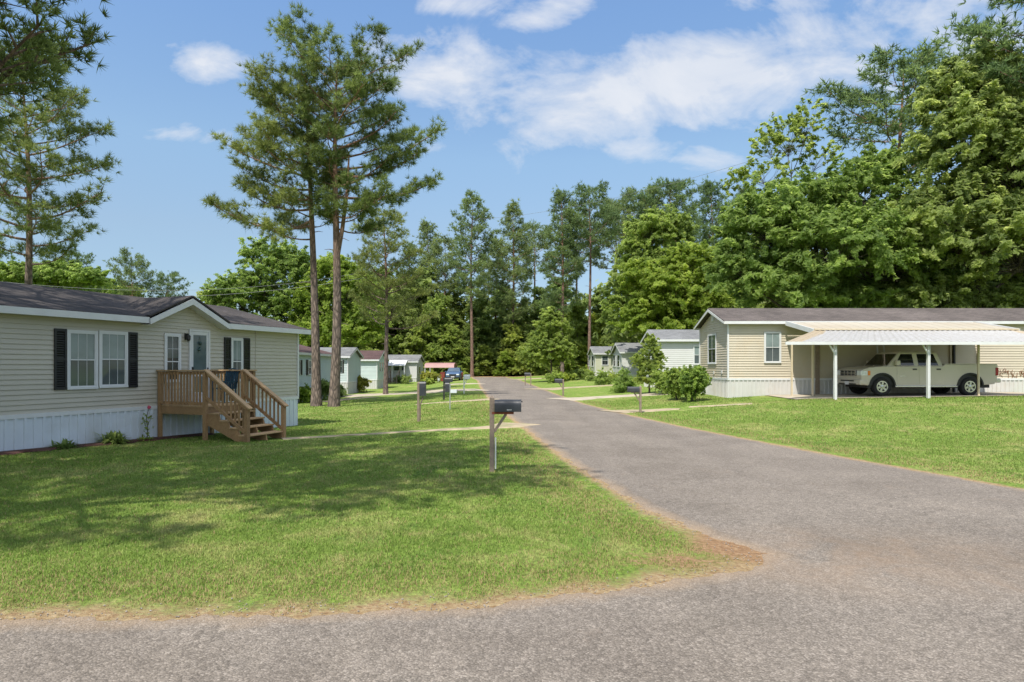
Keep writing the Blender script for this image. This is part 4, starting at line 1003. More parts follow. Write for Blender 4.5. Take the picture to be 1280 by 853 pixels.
def pickup():
    X0 = (1077-CX)/F*26.4
    t = thing('pickup_truck', 'off white crew cab pickup truck parked under the carport', 'pickup truck', (X0, 26.4, float(gz(17, 27))+.03))
    W = 1.95; wf, wr, R = .88, 4.60, .395
    bot = .42
    poly = [(.10,.46),(.0,.62),(-.02,.90),(.0,1.06),(.06,1.12),(.35,1.21),(.9,1.255),(1.30,1.26),(1.475,1.265),(3.46,1.27),(3.52,1.33),(5.74,1.345),(5.77,1.30),(5.74,.60),(5.62,.50)]
    low = [(5.2,.46)] + arc_pts(wr, R+.02, .53, 10, 170, 10) + [(wr-.60,bot),(wf+.60,bot)] + arc_pts(wf, R+.02, .53, 10, 170, 10) + [(wf-.6,.44)]
    pl = poly + low
    m = MB(); m.prism(pl, 0, W); m.build('body', M['truck'], t, bevel=.05)
    # inner wheel wells
    m = MB()
    for xx in (wf, wr): m.box(xx-.56, xx+.56, .06, W-.06, .45, .98)
    m.box(.3, 5.5, .12, W-.12, .34, .47); m.build('underbody', M['dark'], t)
    # cab
    def cab_sec(x0, x1, z, inset): return [(x0, inset, z), (x1, inset, z), (x1, W-inset, z), (x0, W-inset, z)]
    m = MB(); A = cab_sec(1.12, 3.50, 1.25, .05); B = cab_sec(1.66, 3.30, 1.82, .17); C_ = cab_sec(1.86, 3.16, 1.895, .26)
    m.add(A+B+C_, [(0,1,5,4),(1,2,6,5),(2,3,7,6),(3,0,4,7),(4,5,9,8),(5,6,10,9),(6,7,11,10),(7,4,8,11),(8,9,10,11),(3,2,1,0)]); m.build('cab', M['truck'], t, bevel=.03)
    def side_y(z): return .05+.12*(z-1.25)/.57-.012
    for nm, pts in (('front', [(1.44,1.285),(2.25,1.29),(2.21,1.775),(1.74,1.77)]), ('rear', [(2.45,1.29),(3.28,1.295),(3.12,1.775),(2.42,1.775)])):
        for side in (0, 1):
            vs = [(x, side_y(z) if not side else W-side_y(z), z) for x, z in pts]
            q = vs if not side else vs[::-1]
            MB().slab(q[::1], .02).build('window', M['carglass'], t)
    # windscreen and rear glass
    def lerp3(a, b, u): return tuple(a[i]+(b[i]-a[i])*u for i in range(3))
    a0, a1, b0, b1 = (1.12,.05,1.25), (1.12,W-.05,1.25), (1.66,.17,1.82), (1.66,W-.17,1.82); off = Vector((-.72,0,.69)).normalized()*.012
    q = [lerp3(lerp3(a0,a1,.05),lerp3(b0,b1,.05),.10), lerp3(lerp3(a0,a1,.05),lerp3(b0,b1,.05),.93), lerp3(lerp3(a0,a1,.95),lerp3(b0,b1,.95),.93), lerp3(lerp3(a0,a1,.95),lerp3(b0,b1,.95),.10)]
    MB().slab([Vector(p)+off for p in q], .01).build('windscreen', M['carglass'], t)
    # doors: proud panels with handle
    for side in (0, 1):
        ya, yb = (-.012, .02) if not side else (W-.02, W+.012)
        for x0, x1, hx, pts in ((1.49, 2.40, 2.24, [(1.49,.50),(2.40,.50),(2.40,1.245),(1.49,1.24)]), (2.43, 3.46, 3.25, [(2.43,.50),(3.42,.50),(3.30,.50) ,(3.46,.62),(3.46,1.25),(2.43,1.245)])):
            pts = [p for i, p in enumerate(pts) if not (i == 2 and len(pts) == 6)]
            d = MB().prism(pts, ya, yb).build('door', M['truck'], t, bevel=.012)
            yo = ya-.022 if not side else yb
            MB().box(hx-.085, hx+.085, yo, yo+.022, 1.10, 1.155).build('handle', M['dark'], d)
            if x0 < 2:
                MB().box(1.62, 1.85, ya-.004 if not side else yb, ya if not side else yb+.004, .83, .855).build('badge', M['chrome'], d)
        y = -.10 if not side else W-.10
        MB().box(1.40, 1.56, y-.06 if not side else y+.12, y+.12 if not side else y+.28, 1.30, 1.50).build('mirror', M['truck'], t, bevel=.03)
        # wheel arch flares
        for xx in (wf, wr):
            m = MB(); yy = -.03 if not side else W-.02
            o = arc_pts(xx, R+.02, .565, 2, 178, 14); i_ = arc_pts(xx, R+.02, .50, 2, 178, 14)
            m.prism(o+i_[::-1], yy, yy+.05); m.build('wheel_arch', M['dark'], t)
        MB().box(1.40, 4.02, -.06 if not side else W-.02, .02 if not side else W+.06, .375, .43).build('running_board', M['chrome'], t, bevel=.01)
        yl = (-.012, .34) if not side else (W-.34, W+.012)
        MB().box(-.035, .26, yl[0], yl[1], .86, 1.07).build('headlight', M['lamp'], t, bevel=.03)
        ys_ = (-.017, .02) if not side else (W-.02, W+.017)
        MB().box(.262, .37, ys_[0]-.0, ys_[1], .87, 1.06).build('indicator', M['amber'], t, bevel=.01)
        MB().box(5.66, 5.79, ys_[0], ys_[1]+.08 if not side else ys_[1], .86, 1.20).build('tail_light', M['red'], t, bevel=.02)
        MB().lathe([(.0,-.01),(.08,-.01),(.085,.02)] , 14, 'X', (-.065, .22 if not side else W-.22, .58)).build('fog_lamp', M['dark'], t)
    m = MB(); m.box(-.05, .02, .36, W-.36, .84, 1.08); g = m.build('grille', M['dark'], t)
    m = MB(); m.box(-.065, -.03, .36, W-.36, .945, .975); m.box(-.064, -.03, .36, W-.36, 1.06, 1.09).box(-.064, -.03, .36, W-.36, .83, .86)
    for y in (.36, .66, W/2-.03, W-.72, W-.42): m.box(-.063, -.03, y, y+.06, .861, 1.059)
    m.build('grille_bar', M['chrome'], g)
    m = MB(); m.box(-.09, .30, -.02, W+.02, .46, .70); m.build('front_bumper', M['truck'], t, bevel=.06)
    m = MB(); m.box(-.10, -.08, .45, W-.45, .60, .66).box(-.097, -.08, .3, W-.3, .47, .52); m.build('bumper_vent', M['dark'], t)
    m = MB(); m.box(-.112, -.098, W/2-.16, W/2+.16, .46, .60); m.build('number_plate', M['plate'], t)
    m = MB(); m.box(5.70, 5.93, .04, W-.04, .56, .74); m.build('rear_bumper', M['chrome'], t, bevel=.03)
    m = MB(); m.box(3.60, 5.66, .12, W-.12, 1.335, 1.352); m.build('bed_liner', M['dark'], t)
    for y in (.02, W-.02):
        MB().box(3.52, 5.72, y-.05 if y > 1 else y-.02, y+.02 if y > 1 else y+.05, 1.337, 1.362).build('bed_rail', M['truck'], t)
    for xx in (wf, wr):
        wheel(t, xx, .13, R, .27, -1); wheel(t, xx, W-.13, R, .27, 1)
    m = MB(); m.tube([(1.2, W/2, .4), (4.4, W/2+.2, .42), (5.3, W-.5, .42), (5.7, W-.45, .40)], .035, 8); m.build('exhaust', M['dark'], t)
    m = MB(); m.bar((1.10, .95, 1.285), (1.04, .25, 1.285), .02, .02).bar((1.10, 1.7, 1.285), (1.04, 1.0, 1.285), .02, .02); m.build('wiper', M['dark'], t)
    return t
pickup()

# the far parked car, seen from its front
def far_car():
    Y = 73.; X = (565.8-CX)/F*Y
    t = thing('parked_car', 'dark blue car parked in front of the pink carport', 'car', (X, Y, fgz(X, Y)+.0))
    W = .88; pb = M['blue_paint']
    def ring(y, hw, z0, z1, c=.10): return [(-hw+c, y, z0), (hw-c, y, z0), (hw, y, z0+c), (hw, y, z1-c), (hw-c, y, z1), (-hw+c, y, z1), (-hw, y, z1-c), (-hw, y, z0+c)]
    secs = [(0.0,.74,.38,.86),(.15,.84,.32,.94),(.9,W,.30,1.04),(1.3,W,.30,1.08),(3.6,W,.30,1.08),(4.3,.86,.32,1.02),(4.5,.78,.40,.95)]
    vs = []; fs = []
    for s_ in secs: vs += ring(*s_)
    for i in range(len(secs)-1):
        for k in range(8): fs.append((i*8+k, i*8+(k+1)%8, i*8+8+(k+1)%8, i*8+8+k))
    fs += [tuple(range(7,-1,-1)), tuple(range(len(vs)-8, len(vs)))]
    fs = [tuple(reversed(f)) for f in fs]
    MB().add(vs, fs).build('body', pb, t, bevel=.03)
    A = [(-.80,1.2,1.06),(.80,1.2,1.06),(.80,4.1,1.06),(-.80,4.1,1.06)]; B = [(-.62,1.95,1.56),(.62,1.95,1.56),(.62,3.7,1.56),(-.62,3.7,1.56)]
    MB().add(A+B, [(0,1,5,4),(1,2,6,5),(2,3,7,6),(3,0,4,7),(4,5,6,7)]).build('cabin', pb, t, bevel=.04)
    sky_g = sm((.05,.08,.11), .05, .2, 2, spec=.8, name='windscreen_glass')
    MB().slab([(-.70,1.27,1.12),(.70,1.27,1.12),(.57,1.90,1.52),(-.57,1.90,1.52)], .02).build('windscreen', sky_g, t).location = (0,-.02,.01)
    for s_ in (-1, 1):
        MB().add([(s_*.795,1.6,1.12),(s_*.795,3.8,1.12),(s_*.64,3.55,1.50),(s_*.64,2.05,1.50)], [(0,1,2,3)]).build('window', sky_g, t).location = (s_*.015,0,0)
        MB().box(s_*.42, s_*.76, -.03, .12, .70, .84).build('headlight', M['lamp'], t, bevel=.02)
        MB().box(s_*.86, s_*1.03, 1.35, 1.45, 1.02, 1.16).build('mirror', pb, t, bevel=.02)
        for y in (.85, 3.6):
            m = MB(); m.lathe([(.20,-.11),(.31,-.11),(.33,0),(.31,.11),(.20,.11)], 18, 'X', (s_*.78, y, .33)); wv = m.build('wheel', M['tyre'], t, smooth=True)
            MB().lathe([(.0,-.02),(.2,-.02),(.2,.02),(0,.02)], 12, 'X', (s_*.875, y, .33)).build('rim', M['chrome'], wv)
    MB().box(-.40, .40, -.025, .05, .60, .82).build('grille', M['dark'], t)
    MB().box(-.74, .74, -.05, .08, .36, .54).build('bumper', M['dark'], t, bevel=.03)
    MB().box(-.2, .2, -.06, -.04, .46, .56).build('number_plate', M['plate'], t)
far_car()
# red and dark bins by the far car
def bin_(x, y, mt, lab, h=.9, w_=.45):
    p = gx(x, y); t = thing('wheelie_bin', lab, 'bin', p)
    MB().add([(-w_*.4,-w_*.4,.06),(w_*.4,-w_*.4,.06),(w_*.4,w_*.4,.06),(-w_*.4,w_*.4,.06),(-w_/2,-w_/2,h),(w_/2,-w_/2,h),(w_/2,w_/2,h),(-w_/2,w_/2,h)], [(3,2,1,0),(4,5,6,7),(0,1,5,4),(1,2,6,5),(2,3,7,6),(3,0,4,7)]).build('body', mt, t, bevel=.02)
    MB().box(-w_*.54, w_*.54, -w_*.56, w_*.54, h, h+.06).build('lid', mt, t, bevel=.02)
    for s_ in (-1, 1): MB().lathe([(0,-.02),(.09,-.02),(.09,.02),(0,.02)], 10, 'X', (s_*w_*.45, w_*.42, .09)).build('wheel', M['tyre'], t)
bin_(553.5, 75.5, sm((.23,.045,.03), .6, .2, 3, name='red_plastic'), 'dull red bin beside the far dark blue car', 1.1, .55)
bin_(575.8, 75.5, sm((.26,.07,.035), .6, .2, 3, name='rust_plastic'), 'rusty orange bin between the far blue car and the lane', .85, .55)
bin_(548, 77, M['skirt'], 'pale bin beside the yellow green round bush', .8, .4)

# ------------------------------------------------------------------ mailboxes
M['box_dark'] = sm((.028,.031,.036), .42, .2, 6, stain=(.10,.09,.08), sscale=4, samt=.4, name='mailbox_metal')
M['rustred'] = sm((.22,.06,.03), .8, .3, 9, name='rust_red')
M['pvc'] = sm((.72,.72,.68), .4, .05, 4, name='white_pipe')
def tunnel(m, Lx, w, h, n=8, t0=0.):
    """mailbox body: flat floor, arched top, along x from 0 to Lx, floor at z=0"""
    r = w/2; pr = [(-r, 0), (-r, h-r)] + [(-r*math.cos(math.pi*i/n), h-r+r*math.sin(math.pi*i/n)) for i in range(1, n)] + [(r, h-r), (r, 0)]
    k = len(pr); vs = [(t0, y, z) for y, z in pr] + [(t0+Lx, y, z) for y, z in pr]
    m.add(vs, [tuple(reversed(range(k))), tuple(range(k, 2*k))] + [(i, (i+1)%k, (i+1)%k+k, i+k) for i in range(k)]); return m
def mailbox(x, y, label, ph, pw=.09, face=1, bl=.48, bw=.17, bh=.21, bz=None, post='wood_grey', box='box_dark', arm=True, extra=None, rot=0, peak=True):
    p = gp(x, y); t = thing('mailbox', label, 'mailbox', p, rot)
    bz = bz or ph-.2; h = pw/2
    pts = [(-h,-h,-.1),(h,-h,-.1),(h,h,-.1),(-h,h,-.1),(-h,-h,ph-.05),(h,-h,ph-.05),(h,h,ph-.05),(-h,h,ph-.05)]
    m = MB()
    if peak: m.add(pts+[(0,0,ph)], [(3,2,1,0),(0,1,5,4),(1,2,6,5),(2,3,7,6),(3,0,4,7),(4,5,8),(5,6,8),(6,7,8),(7,4,8)])
    else: m.box(-h, h, -h, h, -.1, ph)
    m.build('post', M[post], t)
    f = face; x0 = h+.005 if f > 0 else -h-.005-bl
    bx = tunnel(MB(), bl, bw, bh, 10, x0); bx.M = Matrix.Identity(4); bx.v = [(a, b, c+bz) for a, b, c in bx.v]; b = bx.build('box', M[box], t, smooth=True)
    xe = x0+bl if f > 0 else x0
    dm = tunnel(MB(), .018, bw+.012, bh+.008, 10, xe if f > 0 else xe-.018); dm.v = [(a, bb, c+bz-.002) for a, bb, c in dm.v]; d = dm.build('door', M[box], b, smooth=True)
    MB().box(xe+(.02 if f > 0 else -.04), xe+(.04 if f > 0 else -.02), -.02, .02, bz+bh-.05, bz+bh-.025).build('handle', M[box], d)
    MB().box(x0+bl*.35, x0+bl*.40, bw/2+.006, bw/2+.014, bz+.03, bz+.12).box(x0+bl*.35, x0+bl*.55, bw/2+.0065, bw/2+.0135, bz+.11, bz+.145).build('flag', M['rustred'], b)
    if arm:
        s_ = f
        m = MB(); m.box(min(0, s_*(bl*.85)), max(0, s_*(bl*.85)), -.045, .045, bz-.045, bz-.003)
        m.build('arm', M[arm if isinstance(arm, str) else post], t)
        MB().bar((s_*h, 0, bz-.36), (s_*bl*.55, 0, bz-.045), .05, .05, up=(0,1,0)).build('brace', M[post], t)
    return t
mb = mailbox(615, 590, 'dark arched mailbox on a brown wooden post beside the near lawn corner', 1.38, .085, 1, .46, .19, .215, 1.085, arm='rustred')
MB().tube([(.065, -.03, .06), (.065, -.03, .62)], .013, 8).build('marker_pipe', M['pvc'], mb)
m = MB()
for i in range(4): m.box(.27+i*.022, .283+i*.022, -.0975, -.0955, 1.112, 1.128)
m.build('lettering', M['pvc'], [c for c in mb.children if c.name.startswith('box')][0])
mb2 = mailbox(523, 527.5, 'tall dark upright mailbox on a crooked wooden post, second along the left lawn', 1.42, .08, 1, .20, .19, .50, .92, arm=False)
MB().tube([(.06,-.02,.05),(.065,-.02,.6),(.14,-.02,.78),(.16,-.02,.90)], .025, 8).build('bracket', M['wood_grey'], mb2)
mailbox(555, 500, 'black mailbox on a black post in the group of three on the left verge', 1.28, .09, 1, .42, .2, .25, 1.02, post='dark', peak=False)
mb4 = mailbox(562.5, 512.3, 'dark mailbox with a grey parcel tray on a thin silver post', 1.15, .05, -1, .16, .2, .42, .78, post='metal', arm=False, peak=False)
MB().box(.03, .30, -.10, .10, .74, .88).build('parcel_tray', M['skirt'], mb4)
mailbox(580, 492, 'white topped mailbox on a pale post, farthest on the left verge', 1.25, .07, 1, .36, .2, .3, .98, post='pvc', box='pvc', peak=False)
mailbox(800.5, 516.3, 'dark mailbox on a pale wooden post at the sandy turn-in', 1.12, .085, -1, .46, .18, .21, .86)
mailbox(704, 495, 'dark mailbox on a brown post, second along the right verge', 1.06, .10, -1, .46, .18, .24, .84)
mb8 = mailbox(660.5, 481.5, 'dark mailbox on twin posts, farthest on the right verge', 1.12, .10, -1, .46, .2, .26, .92, face_=None) if False else mailbox(663.5, 482.3, 'dark mailbox on twin posts, farthest on the right verge', 1.12, .09, -1, .5, .22, .28, .90, arm=False)
MB().box(-.55, -.46, -.045, .045, -.1, .90).build('post', M['wood_grey'], mb8)

# power lines ----------------------------------------------------------------
def wire(label, pts, r=.022, mt='dark'):
    P = []; n = 40; a, b = Vector(pts[0]), Vector(pts[1]); sag = pts[2]
    for i in range(n+1):
        t = i/n; p = a.lerp(b, t); p.z -= sag*4*t*(1-t); P.append(p)
    o = MB().tube(P, r, 5).build('power_line', M[mt], None); return tag(o, label, 'power line', 'overhead power lines')
wm = sm((.22,.23,.24), .5, .1, 2, name='wire'); M['wire'] = wm
wire('pale power line passing low over the beige roof toward the broad leaved trees', (at(-60, 366, 38), at(480, 343, 52), 1.0), .011, 'wire')
wire('power line just above the lowest one, crossing the left trees', (at(-60, 345, 40), at(480, 335, 54), 1.4), .009, 'wire')
wire('high power line slanting over the right pine tops', (at(600, 274, 70), at(1010, 178, 40), .9), .011, 'wire')
# ------------------------------------------------------------------ vegetation
M['needle'] = leaf_mat('pine_needles', (.075,.11,.025), (.23,.285,.08), .42, .5)
M['needle_far'] = leaf_mat('pine_needles_far', (.075,.12,.05), (.20,.275,.09), .52, .6)
M['leaf'] = leaf_mat('oak_leaves', (.14,.205,.045), (.36,.44,.12), .66)
M['leaf_dark'] = leaf_mat('dark_leaves', (.105,.16,.042), (.31,.39,.125), .64)
M['leaf_lime'] = leaf_mat('lime_leaves', (.15,.22,.022), (.38,.45,.10), .66)
M['shrub_leaf'] = leaf_mat('shrub_leaves', (.10,.165,.03), (.34,.43,.08), .5)
M['leaf_yel'] = leaf_mat('yellow_leaves', (.12,.14,.012), (.36,.36,.05), .36)
M['bark_pine'] = bark_mat('pine_bark', (.055,.042,.036), (.22,.165,.135), (9, 9, 2.6), (.30,.17,.11))
M['bark_red'] = bark_mat('red_bark', (.10,.06,.045), (.28,.18,.135))
M['bark'] = bark_mat('grey_bark', (.05,.042,.034), (.16,.135,.11))
rg = np.random.default_rng(7)
def unit(v): return v/np.maximum(np.linalg.norm(v, axis=-1, keepdims=True), 1e-9)
def tufts(P, D, n, L_, wd, r, spread=.75):
    """needle sprays: n thin blades fanned round each direction"""
    k = len(P); P = np.repeat(P, n, 0); D = np.repeat(D, n, 0)
    d = unit(D + r.normal(0, spread, P.shape)); ln = L_*r.uniform(.65, 1.15, (len(P), 1))
    s = unit(np.cross(d, r.normal(0, 1, P.shape)))*wd*.5
    b = P + d*ln*.06
    V = np.stack([b-s, b+s, P+d*ln + np.array([0, 0, -.06])*ln], 1).reshape(-1, 3)
    Fc = np.arange(len(V)).reshape(-1, 3)
    return V, Fc
def pine(seed, H, cb, prof, nb, tr=.28, tuft_n=16, L_=.24, wd=.022, dens=1., path=None, mat='needle', bark='bark_pine', forks=(), droop=0., sub=1., puff=1., pr_=1., extra=()):
    """prof(h01, az) -> branch length; returns (trunk mesh, crown mesh)"""
    r = np.random.default_rng(seed); rr = random.Random(seed)
    path = path or (lambda z: (0.25*math.sin(z*.23+seed)*z/H, .25*math.cos(z*.19+seed*2)*z/H))
    mb = MB(); zs = np.linspace(-.15, H, 22)
    def rad(z):
        t = max(z, 0)/H; fl = .30*math.exp(-max(z, 0)/.5)
        return tr*((1-t)**.75*.93+.05)*(1+fl)
    tp = lambda z: Vector((*path(max(z, 0)), z))
    mb.tube([tp(z) for z in zs], [rad(z) for z in zs], 12)
    for (z0, dx, dyy, hh, r0) in forks:
        a = tp(z0); mb.tube([a, a+Vector((dx*.45, dyy*.45, hh*.3)), a+Vector((dx*.85, dyy*.85, hh*.65)), a+Vector((dx, dyy, hh))], [r0, r0*.9, r0*.7, r0*.3], 8)
    TP = []; TD = []; TB = []
    for q in range(6):
        z = cb*rr.uniform(.45, .98); a = tp(z); an = rr.uniform(0, 6.28); l = rr.uniform(.25, .9); o_ = Vector((math.cos(an), math.sin(an), rr.uniform(-.25, .35)))
        mb.tube([a, a+o_*l*.6, a+o_*l+Vector((0, 0, -.12*l))], [.028, .02, .008], 5)
    extra = list(extra)
    for i in range(nb+len(extra)):
        tb_ = rr.gauss(.48, .15)
        h = cb + (H*.985-cb)*((i+rr.uniform(0, 1))/nb)**.92
        t = (h-cb)/(H-cb); az = i*2.39996 + rr.uniform(-.5, .5)
        ln = prof(t, az)*rr.uniform(.72, 1.08)
        if ln < .25: ln = .25
        ex = extra[i-nb] if i >= nb else None
        if ex: h, az, ln = ex[0], ex[1], ex[2]; t = max(0, (h-cb)/(H-cb))
        a = tp(h); out = Vector((math.cos(az), math.sin(az), 0))
        rise = (.08-droop + .62*t + rr.uniform(-.14, .14))
        if ex: rise = ex[3]
        pts = []
        n = 7
        for k in range(n+1):
            u_ = k/n; up = rise*u_ + (.22*(1-t))*(u_**2.2) - .06*math.sin(u_*math.pi)*(1-t)
            sw = Vector((-out.y, out.x, 0))*(.10*math.sin(u_*4+i))
            pts.append(a + out*ln*u_ + Vector((0, 0, ln*up)) + sw*ln*u_)
        r0 = min(rad(h)*.55, .018+.014*ln)
        mb.tube(pts, [r0*(1-.78*k/n) for k in range(n+1)], 6, cap=False)
        ns = max(4, int(ln*3.2*sub))
        for j in range(ns):
            u_ = .28+.72*(j+rr.random())/ns; kk = min(int(u_*n), n-1); f = u_*n-kk; p = pts[kk].lerp(pts[kk+1], f); d = (pts[kk+1]-pts[kk]).normalized()
            sd = Vector((-d.y, d.x, 0)).normalized()*(1 if j % 2 else -1)
            sl_ = (.42+.36*ln*(1.05-u_))*rr.uniform(.55, 1.15); sl_ = min(sl_, 1.9)
            e = p + (d*.6+sd*rr.uniform(.35, .9)+Vector((0, 0, rr.uniform(-.1, .5)))).normalized()*sl_
            if sl_ > .3: mb.tube([p, p.lerp(e, .5)+Vector((0,0,.03)), e], [r0*.35, r0*.22, .004], 4, cap=False)
            nt_ = max(2, int(sl_*2.6*dens))
            for q in range(nt_):
                v_ = .25+.65*(q+rr.random())/nt_; pp = p.lerp(e, v_); dd = (e-p).normalized()+Vector((0, 0, .55))
                TP.append(pp+Vector((rr.gauss(0, .07), rr.gauss(0, .07), rr.gauss(0, .06)))); TD.append(dd.normalized()); TB.append(tb_)
            for q in range(max(3, int(rr.uniform(6, 12)*dens*puff))):
                o_ = Vector((rr.gauss(0, .17), rr.gauss(0, .17), rr.gauss(0, .12)))*pr_
                TP.append(e+o_); TD.append(((e-p).normalized()*.6+o_*2+Vector((0,0,.5))).normalized()); TB.append(tb_+rr.uniform(-.08, .08))
        TP.append(pts[-1]); TD.append((pts[-1]-pts[-2]).normalized()+Vector((0,0,.3))); TB.append(tb_)
    for q in range(14): TP.append(tp(H-q*.09)+Vector((rr.gauss(0,.1),rr.gauss(0,.1),0))); TD.append(Vector((rr.gauss(0,.4), rr.gauss(0,.4), 1))); TB.append(.5)
    TP = np.array([tuple(p) for p in TP]); TD = np.array([tuple(p) for p in TD])
    V, Fc = tufts(TP, TD, tuft_n, L_, wd, r)
    tt = np.repeat(np.clip(np.array(TB)+r.normal(0, .12, len(TP)), 0, 1), tuft_n); tt = np.clip(tt + r.normal(0, .12, len(tt)), 0, 1)
    trunk = mb.build('trunk', M[bark], None, smooth=True)
    crown = mesh_np('crown', V, Fc, M[mat], tint=np.repeat(tt, 3))
    return trunk, crown
def leaves(P, Nn, size, r, asp=1.7):
    """pointed leaf blades, slightly folded, at P with normals Nn"""
    n = len(P); s = size*r.uniform(.65, 1.3, (n, 1)); a = unit(np.cross(Nn, r.normal(0, 1, (n, 3)))); b = np.cross(Nn, a)
    l = s*asp*.5; w_ = s*.5
    V = np.stack([P-a*l, P+b*w_*.8-a*l*.1+Nn*s*.12, P+a*l-Nn*s*.10, P-b*w_*.8-a*l*.1+Nn*s*.12], 1).reshape(-1, 3)
    return V, np.arange(4*n).reshape(-1, 4)
def clumps(lobes, nclump, per, leaf, r, cr=.55, flat=.6, shell=.45, up=.6, low=False):
    """leaf clumps through lumpy crown lobes (x, y, z, rx, ry, rz)"""
    lb = np.array(lobes, float); wt = (lb[:, 3]*lb[:, 4]+lb[:, 3]*lb[:, 5]+lb[:, 4]*lb[:, 5])
    ix = r.choice(len(lb), nclump, p=wt/wt.sum())
    d = unit(r.normal(0, 1, (nclump, 3))); d[:, 2] = np.where((d[:, 2] < -.35) & (not low), -d[:, 2]*.6, d[:, 2]); d = unit(d)
    rad = (shell + (1-shell)*r.random((nclump, 1))**.55)*r.uniform(.78, 1.14, (nclump, 1))*np.where(r.random((nclump, 1)) < .10, 1.2, 1.)
    C = lb[ix, :3] + d*rad*lb[ix, 3:6]
    R = cr*r.uniform(.5, 1.5, (nclump, 1))
    tint = np.clip(r.normal(.42, .24, nclump), 0, 1)
    n = nclump*per
    # each clump is a drooping spray reaching outwards, not a ball
    ax = unit(d*.8 + r.normal(0, .5, d.shape) + np.array([0, 0, .12])); axr = np.repeat(ax[:, None], per, 1)
    g = r.normal(0, 1, (nclump, per, 3)); g = g/np.maximum(np.linalg.norm(g, axis=2, keepdims=True), 1e-6)*r.random((nclump, per, 1))**.55
    al = r.uniform(-.9, 1.35, (nclump, per, 1)); tap = np.clip(1.05-.55*np.abs(al-.1), .2, 1)
    dd = np.repeat(d[:, None], per, 1)
    P = C[:, None] + axr*al*R[:, None]*1.25 + g*R[:, None]*np.array([.75, .75, .75*flat])*tap
    P[:, :, 2] -= (.30*np.maximum(al, 0)**2*R[:, None])[:, :, 0]
    Nn = unit(dd*.45 + g*.20 + np.array([-.12, -.28, up*.75]) + r.normal(0, .48, P.shape))
    V, Fc = leaves(P.reshape(-1, 3), Nn.reshape(-1, 3), leaf, r)
    t = np.clip(np.repeat(tint, per)+r.normal(0, .14, n), 0, 1)
    return V, Fc, np.repeat(t, 4), C, ix
def decid(seed, H, lobes, nclump, per, leaf, cr=.6, tr=.25, mat='leaf', bark='bark', base=.25, twigs=.35, trunks=None, flat=.6, shell=.45):
    r = np.random.default_rng(seed); rr = random.Random(seed)
    V, Fc, t, C, ix = clumps(lobes, int(nclump*2.4), int(per*1.15), leaf*.66, r, cr*.62, flat*1.15, shell)
    mb = MB(); zc = max(l[2] for l in lobes); top = H*.8
    tpath = lambda z: Vector((.12*math.sin(z*.5+seed)*min(1, z/3+.1), .12*math.cos(z*.4+seed)*min(1, z/3+.1), z))
    zs = np.linspace(-.15, top, 12)
    mb.tube([tpath(z) for z in zs], [tr*((1-max(z, 0)/top)**.8*.9+.06)*(1+.4*math.exp(-max(z, 0)/.35)) for z in zs], 10)
    ends = []
    for l in lobes:
        c = Vector(l[:3]); hz = max(base*H, min(top*.93, c.z-math.hypot(c.x, c.y)*.75-.3*l[5])); a = tpath(hz)
        mid = a.lerp(c, .5)+Vector((rr.uniform(-.2, .2), rr.uniform(-.2, .2), -.08*(c-a).length))
        r0 = tr*.42*(1-hz/top*.6); mb.tube([a, mid, c], [r0, r0*.65, r0*.3], 7, cap=False); ends.append((mid, c, r0))
    for i in range(len(C)):
        if rr.random() < twigs:
            m_, c, r0 = ends[ix[i]]; s_ = c.lerp(m_, rr.random()*.6); e = Vector(C[i]); md = s_.lerp(e, .55)+Vector((0,0,-.05*(e-s_).length))
            mb.tube([s_, md, e], [r0*.25, r0*.15, .006], 4, cap=False)
    trunk = mb.build('trunk', M[bark], None, smooth=True)
    crown = mesh_np('crown', V, Fc, M[mat], tint=t)
    return trunk, crown
def tree_thing(name, label, cat, loc, tc_, rz=0, group=None):
    t = thing(name, label, cat, loc, rz, group)
    for o in tc_: o.parent = t
    return t
def gnd(x, Y, dz=0): p = gx(x, Y); p.z += dz; return p

# the two tall pines on the left lawn -----------------------------------------
YP = 35.2; sc = F/YP
def silh(pts_l, pts_r, z0, z1, sc_):
    """branch length from left and right outline samples [(z, length)]"""
    zl_, ll = zip(*pts_l); zr2, lr = zip(*pts_r)
    def f(t, az):
        z = z0+(z1-z0)*t; a = np.interp(z, zl_, ll); b = np.interp(z, zr2, lr); c = math.cos(az)
        side = b if c > 0 else a; return float(side*abs(c)+min(a, b, 3.2)*(1-abs(c)))
    return f
zt_ = lambda y: CAMH+(HZ-y)/sc+.42
# left one: base x 395, leaning slightly; outline in metres from its trunk
Ha = zt_(126)
fa = silh([(zt_(300), 1.5), (zt_(278), 5.4), (zt_(258), 3.6), (zt_(225), 4.7), (zt_(200), 4.2), (zt_(170), 4.6), (zt_(130), 4.4), (zt_(118), 2.6), (Ha, 1.2)],
          [(zt_(300), .8), (zt_(278), 1.6), (zt_(225), 2.0), (zt_(170), 2.6), (zt_(130), 2.6), (zt_(120), 1.7), (Ha, .6)], zt_(285), Ha, sc)
ta = pine(11, Ha, zt_(285), fa, 36, .275, 20, .37, .028, 1.0, lambda z: (-.30*(z/10)**1.2, .2*math.sin(z*.2)), forks=(), extra=((zt_(283), 3.2, 5.4, -.02), (zt_(250), 2.9, 4.2, .12), (zt_(222), 3.4, 4.4, .22), (zt_(300), 3.9, 2.6, -.05), (zt_(240), .3, 2.2, .2)))
tree_thing('pine_tree', 'tall lawn pine with a long low limb, left of the close pair of trunks', 'tree', gnd(395.5, YP), ta)
Hb = zt_(84)
